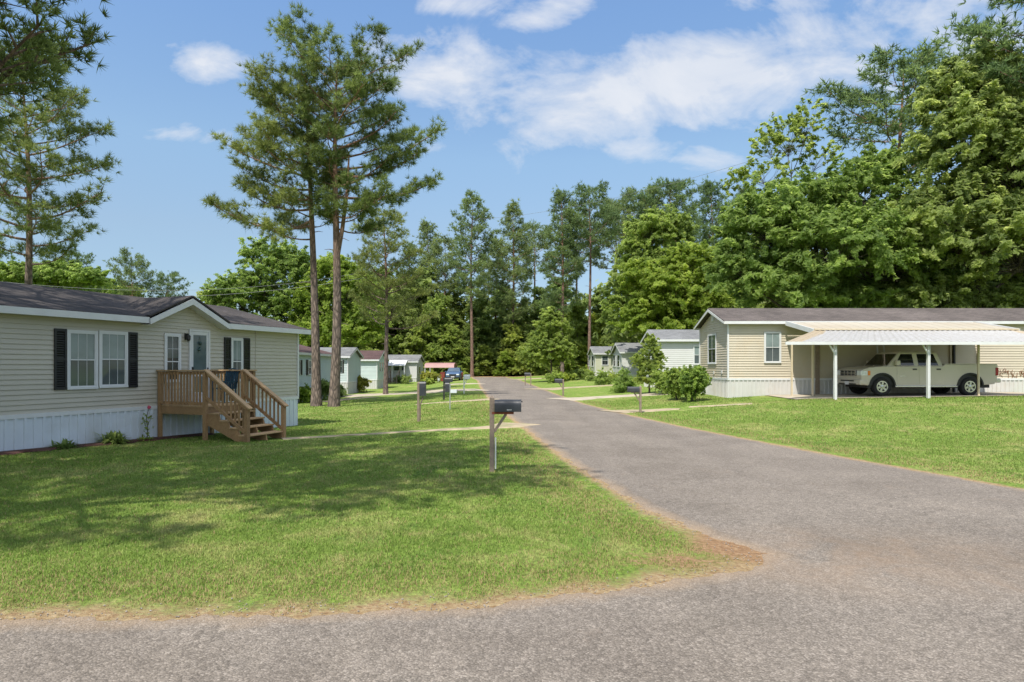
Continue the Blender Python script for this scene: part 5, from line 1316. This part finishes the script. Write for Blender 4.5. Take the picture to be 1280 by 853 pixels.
fb = silh([(zt_(300), .9), (zt_(250), 1.6), (zt_(200), 2.6), (zt_(130), 3.6), (zt_(90), 2.8), (zt_(72), 1.6), (Hb, .6)],
          [(zt_(300), 1.6), (zt_(275), 3.3), (zt_(240), 5.0), (zt_(222), 5.4), (zt_(190), 4.0), (zt_(165), 4.3), (zt_(110), 4.1), (zt_(80), 2.0), (Hb, .5)], zt_(300), Hb, sc)
tb = pine(23, Hb, zt_(288), fb, 42, .29, 20, .37, .028, 1.0, lambda z: (.16*(z/10)+.1*math.sin(z*.3), .15*math.sin(z*.25+1)), forks=((zt_(330), .7, -.1, 5.8, .13),), extra=((zt_(252), .1, 5.4, .03), (zt_(262), -.5, 3.6, -.12), (zt_(228), .25, 4.6, .2), (zt_(290), .6, 2.4, -.1), (zt_(275), 5.6, 3., -.2)))
tree_thing('pine_tree', 'tallest lawn pine with a forked trunk, right of the close pair of trunks', 'tree', gnd(416.5, YP-.6), tb)

# left pines --------------------------------------------------------------------
Yl = 31.; scl = F/Yl; zl2 = lambda y: CAMH+(HZ-y)/scl+.3
fl = silh([(6, 4.5), (12, 4.6), (16, 2.4), (19, .6)], [(zl2(330), 2.0), (zl2(290), 3.6), (zl2(210), 3.3), (zl2(150), 2.5), (zl2(60), .6)], zl2(335), zl2(85), scl)
tl = pine(31, zl2(70), zl2(335), fl, 42, .22, 16, .36, .029, 1.0)
tree_thing('pine_tree', 'full pine with a reddish trunk rising behind the left roof', 'tree', gnd(32, Yl), tl)
# a nearer tree whose limbs reach in from the left
fn = silh([(5, 4.2), (12, 4.5), (17, 1)], [(6.5, 4.3), (7.2, 5.0), (9, 4.7), (13, 4.0), (17, .8)], 6.4, 17.5, 1)
tn = pine(37, 17.5, 6.4, fn, 26, .25, 20, .24, .026, .95, extra=((6.9, -.12, 4.7, .05), (7.5, .35, 4.3, .16), (8.3, -.35, 4.3, .08), (9.2, .1, 4.6, .1)))
near_pine = tree_thing('pine_tree', 'near dark pine whose bare lower limbs reach in at the upper left', 'tree', (-13.3, 12.3, 0), tn, 0.)

# standard pines for the woods (shared by copies) ---------------------------------
def cone(base, pw=1.0, top=.35):
    return lambda t, az: base*(min(1, .55+1.6*t) if t < .3 else 1)*max(.08, (1-t)**pw*(1-top)+top*(1-t**3))*(1+.22*math.sin(az*2+t*9))
PV = []
for k, (H, cbf, wdt, pw_, nb_) in enumerate([(24, .42, 3.7, .55, 40), (24, .60, 4.3, .4, 30), (23, .30, 3.6, .8, 46), (22, .66, 4.6, .35, 24)]):
    tr, cr_ = pine(101+k*7, H, H*cbf, cone(wdt, pw_), nb_, .24, 9, .48, .075, .7, mat='needle_far', bark='bark_red' if k in (0, 1) else 'bark_pine', sub=.95, pr_=1.6, puff=1.05)
    rt = thing('pine_tree', 'x', 'tree', (0, -200, 0)); tr.parent = rt; cr_.parent = rt; PV.append((rt, H))
used_pv = set()
WOODS_PINE = 'pine set far back in the woods past the lane end, half hidden by nearer trees'
def wpine(k, x, ytop, Y, label=None, wf=1., rz=None, group=None):
    rt, H = PV[k]; p = gnd(x, Y); h = CAMH+(HZ-ytop)/F*Y-p.z; s = h/H
    if rz is None: rz = (x*.37) % 6.28
    if k not in used_pv:
        used_pv.add(k); rt.location = p; rt.rotation_euler = (0, 0, rz); rt.scale = (s*wf, s*wf, s); rt['label'] = label or WOODS_PINE
        if group: rt['group'] = group
        return rt
    return dup(rt, p, rz, (s*wf, s*wf, s), label or WOODS_PINE, group)
GW = 'pines in the far woods'
wpine(0, 590, 245, 92, 'tall slim pine with a bare reddish trunk standing left of the lane end')
wpine(2, 641, 256, 97, 'narrow dark pine standing just right of the lane end')
wpine(2, 703, 240, 84, 'dark conical pine, left one of the two tallest above the young tree', 1.0)
wpine(1, 737, 236, 84, 'tall pine with a long bare pinkish trunk beside the sage green home')
wpine(3, 800, 242, 90, 'dark round topped pine behind the lime green tree, nearer the lane')
wpine(3, 835, 233, 88, 'highest of the round topped pines behind the lime green tree', 1.05)
wpine(2, 890, 229, 80, 'dark broad pine between the lime tree and the big leafy trees')
wpine(1, 770, 252, 100, None, 1, None, GW)
wpine(2, 535, 279, 104, 'pine top rising above the woods left of the slim tall pine')
wpine(1, 555, 300, 100, None, 1, None, GW); wpine(2, 512, 305, 102, None, 1, None, GW); wpine(0, 620, 300, 106, None, 1, None, GW); wpine(3, 668, 285, 108, None, 1, None, GW)
wpine(1, 720, 268, 104, None, 1, None, GW); wpine(0, 860, 262, 96, None, 1, None, GW); wpine(2, 605, 320, 110, None, 1, None, GW); wpine(0, 930, 240, 84, None, 1, None, GW)
wpine(3, 166, 322, 72, 'round topped pine past the roof gable, right of the leafy trees', .8)
wpine(3, 208, 345, 76, 'small distant pine, lowest and farthest right beyond the gable roof', .9)
wpine(3, 1122, 80, 50, 'broad crowned pine rising between the two big leafy trees', 1.15)
wpine(1, 1318, -60, 38, 'pine with dark branches poking in at the upper right corner', 1.1)
wpine(1, 96, 318, 62, 'pale green pine behind the left roof beside the reddish trunk', .9)
wpine(1, -30, 250, 52, 'pine behind the left roof at the edge of the view')
# the messy pine by the mint home
fm = lambda t, az: 3.0*(1-t)**.5*(1+.3*math.sin(az*3))+.4
tm = pine(57, CAMH+(HZ-272)/F*50+.4, 5.2, fm, 40, .19, 13, .34, .034, 1., bark='bark_pine')
tree_thing('pine_tree', 'ragged shorter pine standing alone by the maroon roofed mint home', 'tree', gnd(482, 50), tm)
# shade casting pines beside the lawn, trunks left of the view
tsd = [(-8.6, 3.4, 1.3, .4), (-13.2, 4.0, 1.35, 2.1), (-11.0, 7.4, 1.2, 4.0)]
for i, (x, y, s, rz) in enumerate(tsd):
    dup(near_pine, (x, y, 0), rz, s, ['tall pine left of the cross street, its crown shading the near lawn', 'tall pine behind the viewpoint, its crown shading the lawn', 'tall pine at the front of the beige home, shading the lawn'][i])

# broad leaved trees -----------------------------------------------------------------
def px_lobes(x0, Y, lob, depth=.8):
    """crown lobes drawn as (px, py, rx_px, ry_px[, dy]) round a trunk at pixel column x0"""
    k = Y/F; p = gx(x0, Y); o = []
    for l in lob:
        o.append(((l[0]-x0)*k, (l[4] if len(l) > 4 else 0), CAMH+(HZ-l[1])*k-p.z, l[2]*k, l[2]*k*depth, l[3]*k))
    return o, p
def big(name, label, seed, x0, Y, lob, ncl, per, leaf, cr, tr, mat, ytop, shell=.62, **kw):
    lo, p = px_lobes(x0, Y, lob); H = CAMH+(HZ-ytop)*Y/F-p.z
    return tree_thing(name, label, 'tree', p, decid(seed, H, lo, ncl, per, leaf, cr, tr, mat, shell=shell, **kw))
big('leafy_tree', 'huge dark green leafy tree towering over the right end of the cream home', 201, 1225, 40, [(1190,300,75,85,0),(1255,330,80,80,-2.),(1215,190,65,75,0),(1275,230,70,90,-1),(1250,110,55,50,1),(1205,120,40,45,1),(1330,200,80,120,0),(1180,390,60,50,1),(1290,400,80,60,0),(1230,75,28,22,0)], 820, 70, .30, .85, .42, 'leaf_dark', 45)
big('leafy_tree', 'broad mid green leafy tree behind the carport roof, its top thin and twiggy', 203, 1020, 43, [(960,300,60,60,0),(1030,330,75,60,-2),(1100,330,70,65,-1),(1000,258,50,36,0),(1075,255,55,50,0),(930,350,40,45,0),(1140,370,50,40,1),(980,370,60,40,-1),(1060,390,70,40,0),(1110,210,35,35,1)], 720, 64, .30, .8, .36, 'leaf', 150)
big('leafy_tree', 'open twiggy leafy tree top standing before the higher pine', 205, 990, 46, [(985,185,38,42,0),(1010,160,24,34,0),(950,225,36,30,0),(1030,200,28,30,1),(960,190,24,30,0),(925,235,24,26,0)], 100, 24, .26, .42, .2, 'leaf', 130, twigs=.95)
big('leafy_tree', 'bright lime green leafy tree behind the white homes', 207, 845, 60, [(840,370,50,40,0),(865,335,35,30,0),(815,400,40,35,0),(880,390,40,40,0),(850,420,50,30,0),(800,350,22,24,0)], 460, 60, .30, .75, .28, 'leaf_lime', 305)
big('leafy_tree', 'pale green feathery tree rising behind the lime green tree', 209, 815, 70, [(815,300,35,35,0),(800,340,30,40,0),(838,290,28,25,0),(780,390,28,40,0),(825,345,35,35,0)], 320, 52, .32, .8, .26, 'leaf', 262)
big('young_tree', 'young bright green tree near the lane end in front of the woods', 211, 690, 66, [(688,440,26,26,0),(690,412,17,22,0),(670,448,18,18,0),(706,448,15,20,0),(688,395,8,10,0)], 200, 46, .26, .5, .12, 'leaf', 388, base=.12)
big('young_tree', 'thin young tree with airy crown in front of the plain white home', 213, 812, 36, [(813,440,11,14,0),(812,464,15,13,0),(815,425,6,9,0),(800,453,9,8,0),(823,449,7,9,0),(808,477,12,7,0)], 115, 30, .13, .26, .05, 'leaf', 414, base=.16, twigs=.8)
big('leafy_tree', 'large round leafy tree beyond the beige home, next to the lawn pines', 215, 330, 76, [(300,380,40,40,0),(345,360,45,45,0),(330,325,30,25,0),(370,400,40,40,0),(280,420,35,35,0),(330,430,60,30,0),(365,330,24,25,0),(280,370,22,20,0)], 560, 60, .32, .85, .34, 'leaf', 298)
big('leafy_tree', 'yellow green leafy tree showing between the lawn pine trunks', 217, 420, 74, [(400,380,30,40,0),(435,370,30,40,0),(420,420,45,30,0),(455,410,30,35,0),(380,420,28,30,0),(415,340,22,22,0)], 400, 56, .30, .8, .26, 'leaf_lime', 320)
big('leafy_tree', 'yellow green leafy tree low behind the left roof', 219, 70, 58, [(75,345,28,16,0),(50,352,30,16,0),(110,350,22,14,0),(20,350,30,20,0)], 200, 50, .3, .7, .2, 'leaf', 322)
# repeated woodland trees
DV = []
def auto_lobes(seed, H, R, base):
    r = random.Random(seed); o = []
    for i in range(9):
        z = base+(H-base)*(i+.5)/9; t = (z-base)/(H-base); k = math.sin(math.pi*min(1, .25+.75*t))**.6 if t > .25 else .9
        a = i*2.4+r.random(); rad = R*k*.55*r.uniform(.6, 1.1); s = R*(.60-.25*t)*r.uniform(.8, 1.2)
        o.append((rad*math.cos(a), rad*math.sin(a), z-.3*s, s, s, s*.85))
    return o
for k, (H, R, mt) in enumerate([(15, 4.6, 'leaf'), (14, 4.0, 'leaf_dark'), (16, 4.2, 'leaf_dark'), (11, 3.6, 'leaf_lime'), (12, 4.0, 'leaf')]):
    tr, cr_ = decid(301+k*5, H, auto_lobes(31+k, H, R, 1.2), 300, 46, .36, .85, .22, mt, twigs=.2)
    rt = thing('leafy_tree', 'x', 'tree', (0, -200, 0)); tr.parent = rt; cr_.parent = rt; DV.append((rt, H))
used_dv = set(); GL = 'leafy trees of the far wood'; WOODS_LEAF = 'leafy tree half hidden in the dense wall of woods behind the homes'
def wleaf(k, x, ytop, Y, label=None, wf=1., group=GL):
    rt, H = DV[k]; p = gnd(x, Y); h = CAMH+(HZ-ytop)/F*Y-p.z; s = h/H; rz = (x*.71) % 6.28; label = label or WOODS_LEAF
    if k not in used_dv:
        used_dv.add(k); rt.location = p; rt.rotation_euler = (0, 0, rz); rt.scale = (s*wf, s*wf, s); rt['label'] = label; rt['group'] = group; return rt
    return dup(rt, p, rz, (s*wf, s*wf, s), label, group)
rw = random.Random(77)
for (k, x, yt, Y) in [(1,505,345,96),(2,530,335,100),(0,548,370,94),(2,572,355,102),(1,600,372,98),(2,628,360,103),(1,655,375,99),(0,640,405,96),(2,676,360,102),(1,700,350,100),(0,722,380,92),
                      (2,750,360,96),(1,765,400,86),(0,560,405,93),(4,528,400,92),(1,616,420,97),(4,668,415,95),(2,480,335,98),(0,462,350,92),(1,445,330,100),(2,395,330,96),(0,270,365,84),(1,255,380,88),(2,590,420,97),
                      (1,905,330,70),(2,940,300,74),(0,960,350,66),(1,1090,260,62),(2,1150,240,60),(0,1190,260,60),(1,1240,200,58),(2,1300,180,56),(0,1340,200,52),(1,880,400,64),(2,915,390,58),(4,950,395,54),(1,1010,390,56),(2,1070,385,54),(0,1130,385,52),(1,1180,390,50),(2,1240,385,48),(0,1300,380,46),(2,1360,330,46),
                      (0,-20,330,60),(1,10,345,66),(4,135,350,74),(0,-80,300,56),(2,775,425,84),(1,740,430,90)]:
    wleaf(k, x, yt, Y, wf=rw.uniform(.9, 1.15))
for (k, x, yt, Y) in [(4,500,420,93),(0,545,428,94),(3,515,440,92),(4,572,425,93),(0,606,432,95),(3,632,440,94),(4,655,430,94),(0,672,425,92),(4,715,425,88),(3,728,432,88),(0,470,415,90),(4,440,400,86),(0,395,400,88),(3,360,420,86),(4,300,405,84),(0,790,415,82),(3,120,352,80),(4,95,345,78),(0,150,356,82)]:
    wleaf(k, x, yt, Y, wf=1.25)
wleaf(3, 745, 395, 94, 'small lime green tree at the edge of the woods behind the sage home', 1., None)

# dark woods mass filling behind all of these
def woodland():
    r = np.random.default_rng(5); lob = []
    for x in np.linspace(-150, 130, 62):
        Y = 112+rg.uniform(-4, 10)+abs(x+10)*.05; h = rg.uniform(11.5, 15.5)
        if -75 < x < -28: h *= .62; 
        if -110 < x < -60: h *= .85
        for z in np.linspace(.5, h-2, 4): lob.append((x+rg.uniform(-1.5, 1.5), Y, .6+z, 3.2, 2.6, 2.8))
    for x in np.linspace(14, 75, 24):
        Y = 68-.28*(x-14)+rg.uniform(-2, 2)
        for z in np.linspace(.5, 9, 4): lob.append((x+rg.uniform(-1, 1), Y, .6+z, 3., 2.4, 2.8))
    for x in np.linspace(-95, -44, 16):
        Y = 84+rg.uniform(-3, 3)
        for z in np.linspace(.5, 4., 2): lob.append((x+rg.uniform(-1, 1), Y, .4+z, 3., 2.4, 2.4))
    V, Fc, t, C, ix = clumps(lob, 6200, 26, .52, r, 1.15, .7, .3)
    return V, Fc, t
V, Fc, t = woodland()
kind(mesh_np('woodland', V, Fc, leaf_mat('woodland_leaves', (.13,.19,.06), (.30,.38,.13), .66), tint=t), 'stuff', 'dense dark woods behind the homes')
# low undergrowth along the foot of the woods
r_ = np.random.default_rng(9); lob = []
for x in np.linspace(-40, 22, 70):
    Y = 93.5+rg.uniform(-1, 2.5) + (4 if -8 < x < 0 else 0); h = rg.uniform(.5, 1.3)
    if 470 < CX+F*x/Y < 535: continue
    lob.append((x, Y, float(gz(x, Y))+h*.6, rg.uniform(.8, 1.6), 1.0, h))
for x in np.linspace(24, 70, 30):
    Y = 44+rg.uniform(-1, 1); lob.append((x, Y, .9, 1.5, 1.2, rg.uniform(.8, 1.8)))
V, Fc, t, C, ix = clumps(lob, 900, 36, .24, r_, .5, .7, .2)
kind(mesh_np('undergrowth', V, Fc, M['leaf'], tint=t), 'stuff', 'low green undergrowth along the foot of the woods')

# shrubs and garden plants -----------------------------------------------------------
def shrub(name, label, seed, x, y, Y=None, w_=1., h=1., mat='leaf', ncl=60, per=40, leaf=.09, cr=.22, stems=5, group=None, shape='round', bot=.25, loc=None):
    p = loc or (gp(x, y) if Y is None else gnd(x, Y))
    rr = random.Random(seed); lo = []
    if shape == 'round':
        lo = [(0, 0, h*(.5+bot/2), w_*.42, w_*.42, h*(.5-bot/2)*.85)] + [(rr.uniform(-.2, .2)*w_, rr.uniform(-.2, .2)*w_, h*rr.uniform(.5+bot*.3, .72), w_*.28, w_*.28, h*.25) for _ in range(5)]
    elif shape == 'cone':
        lo = [(0, 0, h*(.2+.14*k), w_*(.46-.075*k), w_*(.46-.075*k), h*.16) for k in range(6)]
    else:
        lo = [(rr.uniform(-.35, .35)*w_, rr.uniform(-.3, .3)*w_, h*.45, w_*.3, w_*.3, h*.45) for _ in range(6)]
    r = np.random.default_rng(seed); V, Fc, t, C, ix = clumps(lo, ncl, per, leaf, r, cr, .8, .5, low=True)
    V[:, 2] = np.maximum(V[:, 2], .01)
    th_ = thing(name, label, 'shrub', p, 0, group)
    mesh_np('foliage', V, Fc, M[mat], th_, tint=t)
    m = MB()
    for k in range(stems):
        a = k*6.28/stems+rr.random(); q = Vector((math.cos(a)*w_*.26, math.sin(a)*w_*.26, h*.6))
        m.tube([(math.cos(a)*.04, math.sin(a)*.04, -.05), q*.45+Vector((0,0,.08*h)), q], [.03*max(.5, h/1.5), .02*max(.5, h/1.5), .008], 6)
    m.build('stem', M['bark'], th_)
    return th_
shrub('round_shrub', 'clipped round green shrub on splayed stems against the cream gable', 401, 866, 498, 28.6, 1.28, 1.6, 'shrub_leaf', 420, 56, .07, .15, 7, bot=.16)
shrub('round_shrub', 'clipped round green shrub nearer the young tree, left of its twin', 403, 847, 495, 30.0, 1.2, 1.5, 'shrub_leaf', 400, 56, .07, .15, 7, bot=.16)
shrub('round_shrub', 'dark green shrub just behind the thin young tree', 405, 829, 490, 34.5, 1.3, 1.3, 'leaf', 100, 46, .09, .25)
shrub('conical_shrub', 'loose cone shaped shrub standing left of the thin young tree', 407, 780.5, 490.5, None, 1.5, 1.45, 'leaf', 110, 40, .09, .22, shape='cone')
shrub('conical_shrub', 'small cone shaped shrub in front of the sage green home', 409, 753.5, 481, None, 1.35, 1.35, 'leaf', 90, 36, .10, .22, shape='cone')
shrub('round_shrub', 'small round shrub by the skirting of the white home with gable windows', 411, 769, 482, 57, 1.0, .75, 'leaf', 50, 36, .10, .22)
for i, (x, Y, w_, h, mt, lab) in enumerate([(692, 62, 1.5, 1.0, 'leaf', 'dark low bush at the foot of the young bright tree'), (703, 64, 1.2, .9, 'leaf_lime', 'pale green bush, second in the low row before the woods'), (713, 66, 1.1, .8, 'leaf', 'low bush in the middle of the row before the woods'), (724, 67, 1.7, 1.05, 'leaf_dark', 'reddish dark bush left of the sage green home'), (735, 68, 1.5, 1.0, 'leaf', 'green bush at the corner of the sage green home'), (741, 62, .7, .35, 'leaf_dark', 'tiny round bush on the grass before the sage green home')]):
    shrub('low_bush', lab, 421+i, x, 470, Y, w_, h, mt, 60, 36, .12, .26, group=None)
shrub('round_shrub', 'loose yellow green shrub before the maroon roofed mint home', 431, 450, 490.5, None, 1.5, 1.25, 'leaf_yel', 90, 40, .11, .24, 6)
shrub('round_shrub', 'bright yellow green round bush by the pink carport', 433, 536.5, 477, 74, 2.1, 1.35, 'leaf_yel', 110, 44, .14, .3)
shrub('low_bush', 'small dark bush in front of the yellow green round bush', 435, 534.5, 479, 71, 1.0, .6, 'leaf', 40, 36, .12, .24)
shrub('low_bush', 'dark green bush beside the far porch steps', 437, 507, 479, 76, 1.3, 1.0, 'leaf_dark', 60, 36, .12, .26)
shrub('low_bush', 'reddish green bush between the far steps and porch post', 438, 500, 479, 77.5, .9, .8, 'leaf_dark', 40, 36, .12, .24)
shrub('low_bush', 'bright green bush left of the big pine trunks by the mint home', 441, 383, 499, 38.5, 1.2, .95, 'leaf_lime', 80, 40, .10, .25)
shrub('low_bush', 'dark spreading bush behind the big pine trunks', 443, 399, 499, 42.5, 2.2, 1.25, 'leaf_dark', 130, 40, .11, .28)
shrub('low_bush', 'dark low bush right of the big pine trunks', 444, 421, 494, 46, 1.2, .8, 'leaf_dark', 60, 40, .11, .25)
def blades(name, label, s, y, n, L_, wd, seed, mat, spread=.7):
    r = np.random.default_rng(seed); p = HM @ Vector((s, y, 0)); p.z = float(gz(p.x, p.y))+.01
    d = unit(np.column_stack([r.normal(0, spread, n), r.normal(0, spread, n), np.abs(r.normal(.6, .25, n))])); ln = L_*r.uniform(.6, 1.1, (n, 1)); sd = unit(np.cross(d, [0, 0, 1.]))*wd/2
    o = np.column_stack([r.normal(0, .07, n), r.normal(0, .07, n), np.zeros(n)])
    b = o; m_ = o+d*ln*.55; e = o+d*ln; e[:, 2] -= ln[:, 0]*.28; e[:, 2] = np.maximum(e[:, 2], .01)
    V = np.stack([b-sd*.5, b+sd*.5, m_+sd, m_-sd, e+sd*.15, e-sd*.15], 1).reshape(-1, 3); i = np.arange(n)[:, None]*6
    Fc = np.vstack([i+np.array([[0, 1, 2, 3]]), i+np.array([[3, 2, 4, 5]])])
    t = thing(name, label, 'plant', p); mesh_np('foliage', V, Fc, M[mat], t, tint=np.repeat(np.clip(r.normal(.4, .2, n), 0, 1), 6)); return t
def sfrom(x): return S_(x)
blades('fern_clump', 'dark green fern clump in the mulch under the double window', S_(131), -.33, 260, .50, .045, 51, 'leaf_dark')
blades('low_plant', 'low bluish green plant in the mulch nearest the street', S_(68), -.33, 220, .34, .05, 53, 'leaf_dark', 1.1)
blades('low_plant', 'small sparse plant at the foot of the pink flower stem', S_(168), -.35, 60, .26, .04, 55, 'leaf')
pr = HM @ Vector((S_(174), -.3, 0)); pr.z = float(gz(pr.x, pr.y))
rs_ = thing('rose_bush', 'thin rose stem with a pink bloom before the white skirting', 'plant', pr)
m = MB(); m.tube([(0,0,0),(.02,.0,.3),(-.02,.0,.6),(.05,0,.86)], [.012,.01,.009,.007], 6).tube([(.02,0,.25),(-.08,0,.5),(-.10,0,.62)], [.008,.006,.004], 5).tube([(0,0,.4),(.1,.02,.6),(.12,.02,.7)], [.008,.006,.004], 5); m.build('stem', M['bark'], rs_)
r_ = np.random.default_rng(4); V, Fc = leaves(np.column_stack([r_.normal(0, .07, 46), r_.normal(0, .05, 46), r_.uniform(.1, .75, 46)]), unit(r_.normal(0, 1, (46, 3))), .06, r_); mesh_np('foliage', V, Fc, M['leaf'], rs_, tint=np.full(len(V), .4))
pinkf = leaf_mat('pink_petals', (.45,.06,.09), (.6,.16,.18), .2); c = r_.normal(0, 1, (36, 3)); c = unit(c); V, Fc = leaves(np.array([.05, 0, .89])+c*.045*r_.uniform(.5, 1, (36, 1)), c, .055, r_, 1.1); mesh_np('flower', V, Fc, pinkf, rs_, tint=np.full(len(V), .5))

# ------------------------------------------------------------------ grass blades on the lawns
def grass():
    r = np.random.default_rng(12); parts = []
    #      x0   x1   y0   y1   per m2, height, width
    for x0, x1, y0, y1, dn, h, wd in ((-9.5, 2.6, 4.6, 7.5, 4600, .032, .0055), (-12, 2.4, 7.5, 10.5, 2400, .034, .0075), (-12.5, 1.9, 10.5, 15.5, 1100, .036, .011), (-9.5, 1.2, 15.5, 22, 520, .038, .015),
                                      (-9.5, .2, 22, 30, 240, .045, .02), (-12.5, -.3, 30, 42, 90, .045, .03),
                                      (5.5, 19.5, 7.2, 15.5, 1000, .035, .010), (5, 26, 15.5, 20.5, 480, .037, .014), (4.5, 32, 20.5, 26.0, 300, .044, .017), (3.5, 11, 26, 34, 200, .044, .02)):
        n = int((x1-x0)*(y1-y0)*dn); P = np.column_stack([r.uniform(x0, x1, n), r.uniform(y0, y1, n)])
        sx_ = CX+F*P[:, 0]/P[:, 1]; P = P[((sx_ > -60) & (sx_ < 1340)) | ((sx_ > -700) & (sx_ < 2000) & (r.random(len(P)) < .7))]
        d = road_dist(P); ok = d > -.15; P = P[ok]; d = d[ok]
        b = bare_amt(P)
        # patchy thinning near the asphalt and over bare soil
        u = np.sin(P[:, 0]*5.3+1.7*np.sin(P[:, 1]*3.1))*np.sin(P[:, 1]*4.7+1.3*np.sin(P[:, 0]*2.9))
        keep = np.clip((d-.06+.20*u)/.32, .02, 1)*np.clip(1.25-1.5*b+.35*u, 0.04, 1)
        ok = r.random(len(P)) < keep; P = P[ok]; d = d[ok]
        for c, hw in STRIPS:
            m_ = (segdist(P, c) > hw*.75+r.normal(0, .06, len(P))); P = P[m_]; d = d[m_]
        loc = np.array(HM.inverted()); q = P@loc[:2, :2].T+loc[:2, 3]
        m_ = ~((q[:, 1] > -.62) & (q[:, 0] > -8) & (q[:, 0] < 9.6)); P = P[m_]; d = d[m_]
        m_ = ~((P[:, 0] > 9.9) & (P[:, 1] > 28.9)); P = P[m_]; d = d[m_]
        parts.append((P, d, h, wd))
    VV = []; FF = []; TT = []; o = 0
    for P, d, h, wd in parts:
        n = len(P); z = gz(P[:, 0], P[:, 1]); a = r.uniform(0, 6.283, n); hh = h*r.uniform(.5, 1.35, n)*np.clip(.55+d*.8, .5, 1)
        ln = np.abs(r.normal(.55, .35, n))*hh; dx, dy_ = np.cos(a)*ln, np.sin(a)*ln; b = a+r.uniform(.9, 2.2, n); sx_, sy_ = np.cos(b)*wd/2, np.sin(b)*wd/2
        B = np.column_stack([P, z-.004])
        S2 = np.column_stack([sx_, sy_, np.zeros(n)]); m_ = B+np.column_stack([dx*.35, dy_*.35, hh*.6]); e = B+np.column_stack([dx, dy_, hh])
        V = np.stack([B-S2, B+S2, m_+S2*.8, m_-S2*.8, e], 1).reshape(-1, 3); i = o+np.arange(n)[:, None]*5
        VV.append(V); FF.append(np.vstack([i+np.array([[0, 1, 2]]), i+np.array([[0, 2, 3]]), i+np.array([[3, 2, 4]])])); o += 5*n
        t = r.normal(.5, .22, n); dry = (r.random(n) < np.clip(.80-d*.50, .07, .7)); t = np.where(dry, r.uniform(1.2, 2., n), np.clip(t, 0, 1)); TT.append(np.repeat(t, 5))
    m, nt = new_mat('grass_blades'); out = N(nt, 'ShaderNodeOutputMaterial'); b = N(nt, 'ShaderNodeBsdfPrincipled'); ge = N(nt, 'ShaderNodeNewGeometry'); at_ = N(nt, 'ShaderNodeAttribute', attribute_name='tint')
    g = grass_color(nt, ge.outputs['Position'], 1.15)
    k = ramp(nt, [(0., (.55,.6,.5)), (.5, (1,1,1)), (1., (1.45,1.3,1.5))]); L(nt, at_.outputs['Fac'], k.inputs[0]); g = mixc(nt, 1., g, k.outputs[0], 'MULTIPLY')
    dr = mth(nt, 'GREATER_THAN', at_.outputs['Fac'], 1.1); g = mixc(nt, dr, g, (.36,.27,.13))
    L(nt, g, b.inputs['Base Color']); b.inputs['Roughness'].default_value = .6; b.inputs['Specular IOR Level'].default_value = .3
    t = N(nt, 'ShaderNodeBsdfTranslucent'); L(nt, g, t.inputs[0]); mx = N(nt, 'ShaderNodeMixShader'); mx.inputs[0].default_value = .3; L(nt, b.outputs[0], mx.inputs[1]); L(nt, t.outputs[0], mx.inputs[2]); L(nt, mx.outputs[0], out.inputs[0])
    o = mesh_np('grass', np.vstack(VV), np.vstack(FF), m, tint=np.concatenate(TT)); kind(o, 'stuff', 'short mown grass blades of the lawns')
grass()

# loose gravel crumbled off the asphalt and a few fallen twigs of straw along the near edges
def gravel():
    r = np.random.default_rng(3); P = []
    pts = np.vstack([LE[6:19]]); seg = np.diff(pts, axis=0); ln = np.hypot(*seg.T)
    for (a, d, l) in zip(pts[:-1], seg, ln):
        n = int(min(l, 9)*70); t = r.random((n, 1)); nn = np.array([-d[1], d[0]])/max(l, 1e-6); P.append(a+d*t+nn*r.normal(0, .13, (n, 1)))
    P = np.vstack(P); P = P[(P[:, 1] < 13) & (P[:, 0] > -6)]
    n = len(P); s = r.uniform(.003, .010, n); z = gz(P[:, 0], P[:, 1])+.006
    base = np.array([(1,0,0),(0,1,0),(-1,0,0),(0,-1,0),(0,0,.8),(0,0,-.6)]); F_ = np.array([(0,1,4),(1,2,4),(2,3,4),(3,0,4),(1,0,5),(2,1,5),(3,2,5),(0,3,5)])
    V = (base[None]*r.uniform(.6, 1.4, (n, 6, 1))*s[:, None, None]) + np.column_stack([P, z])[:, None, :]
    Fc = (np.arange(n)[:, None, None]*6+F_[None]).reshape(-1, 3)
    o = mesh_np('gravel', V.reshape(-1, 3), Fc, sm((.24,.21,.18), .9, .4, 9, name='loose_gravel')); kind(o, 'stuff', 'loose gravel along the edge of the asphalt')
gravel()
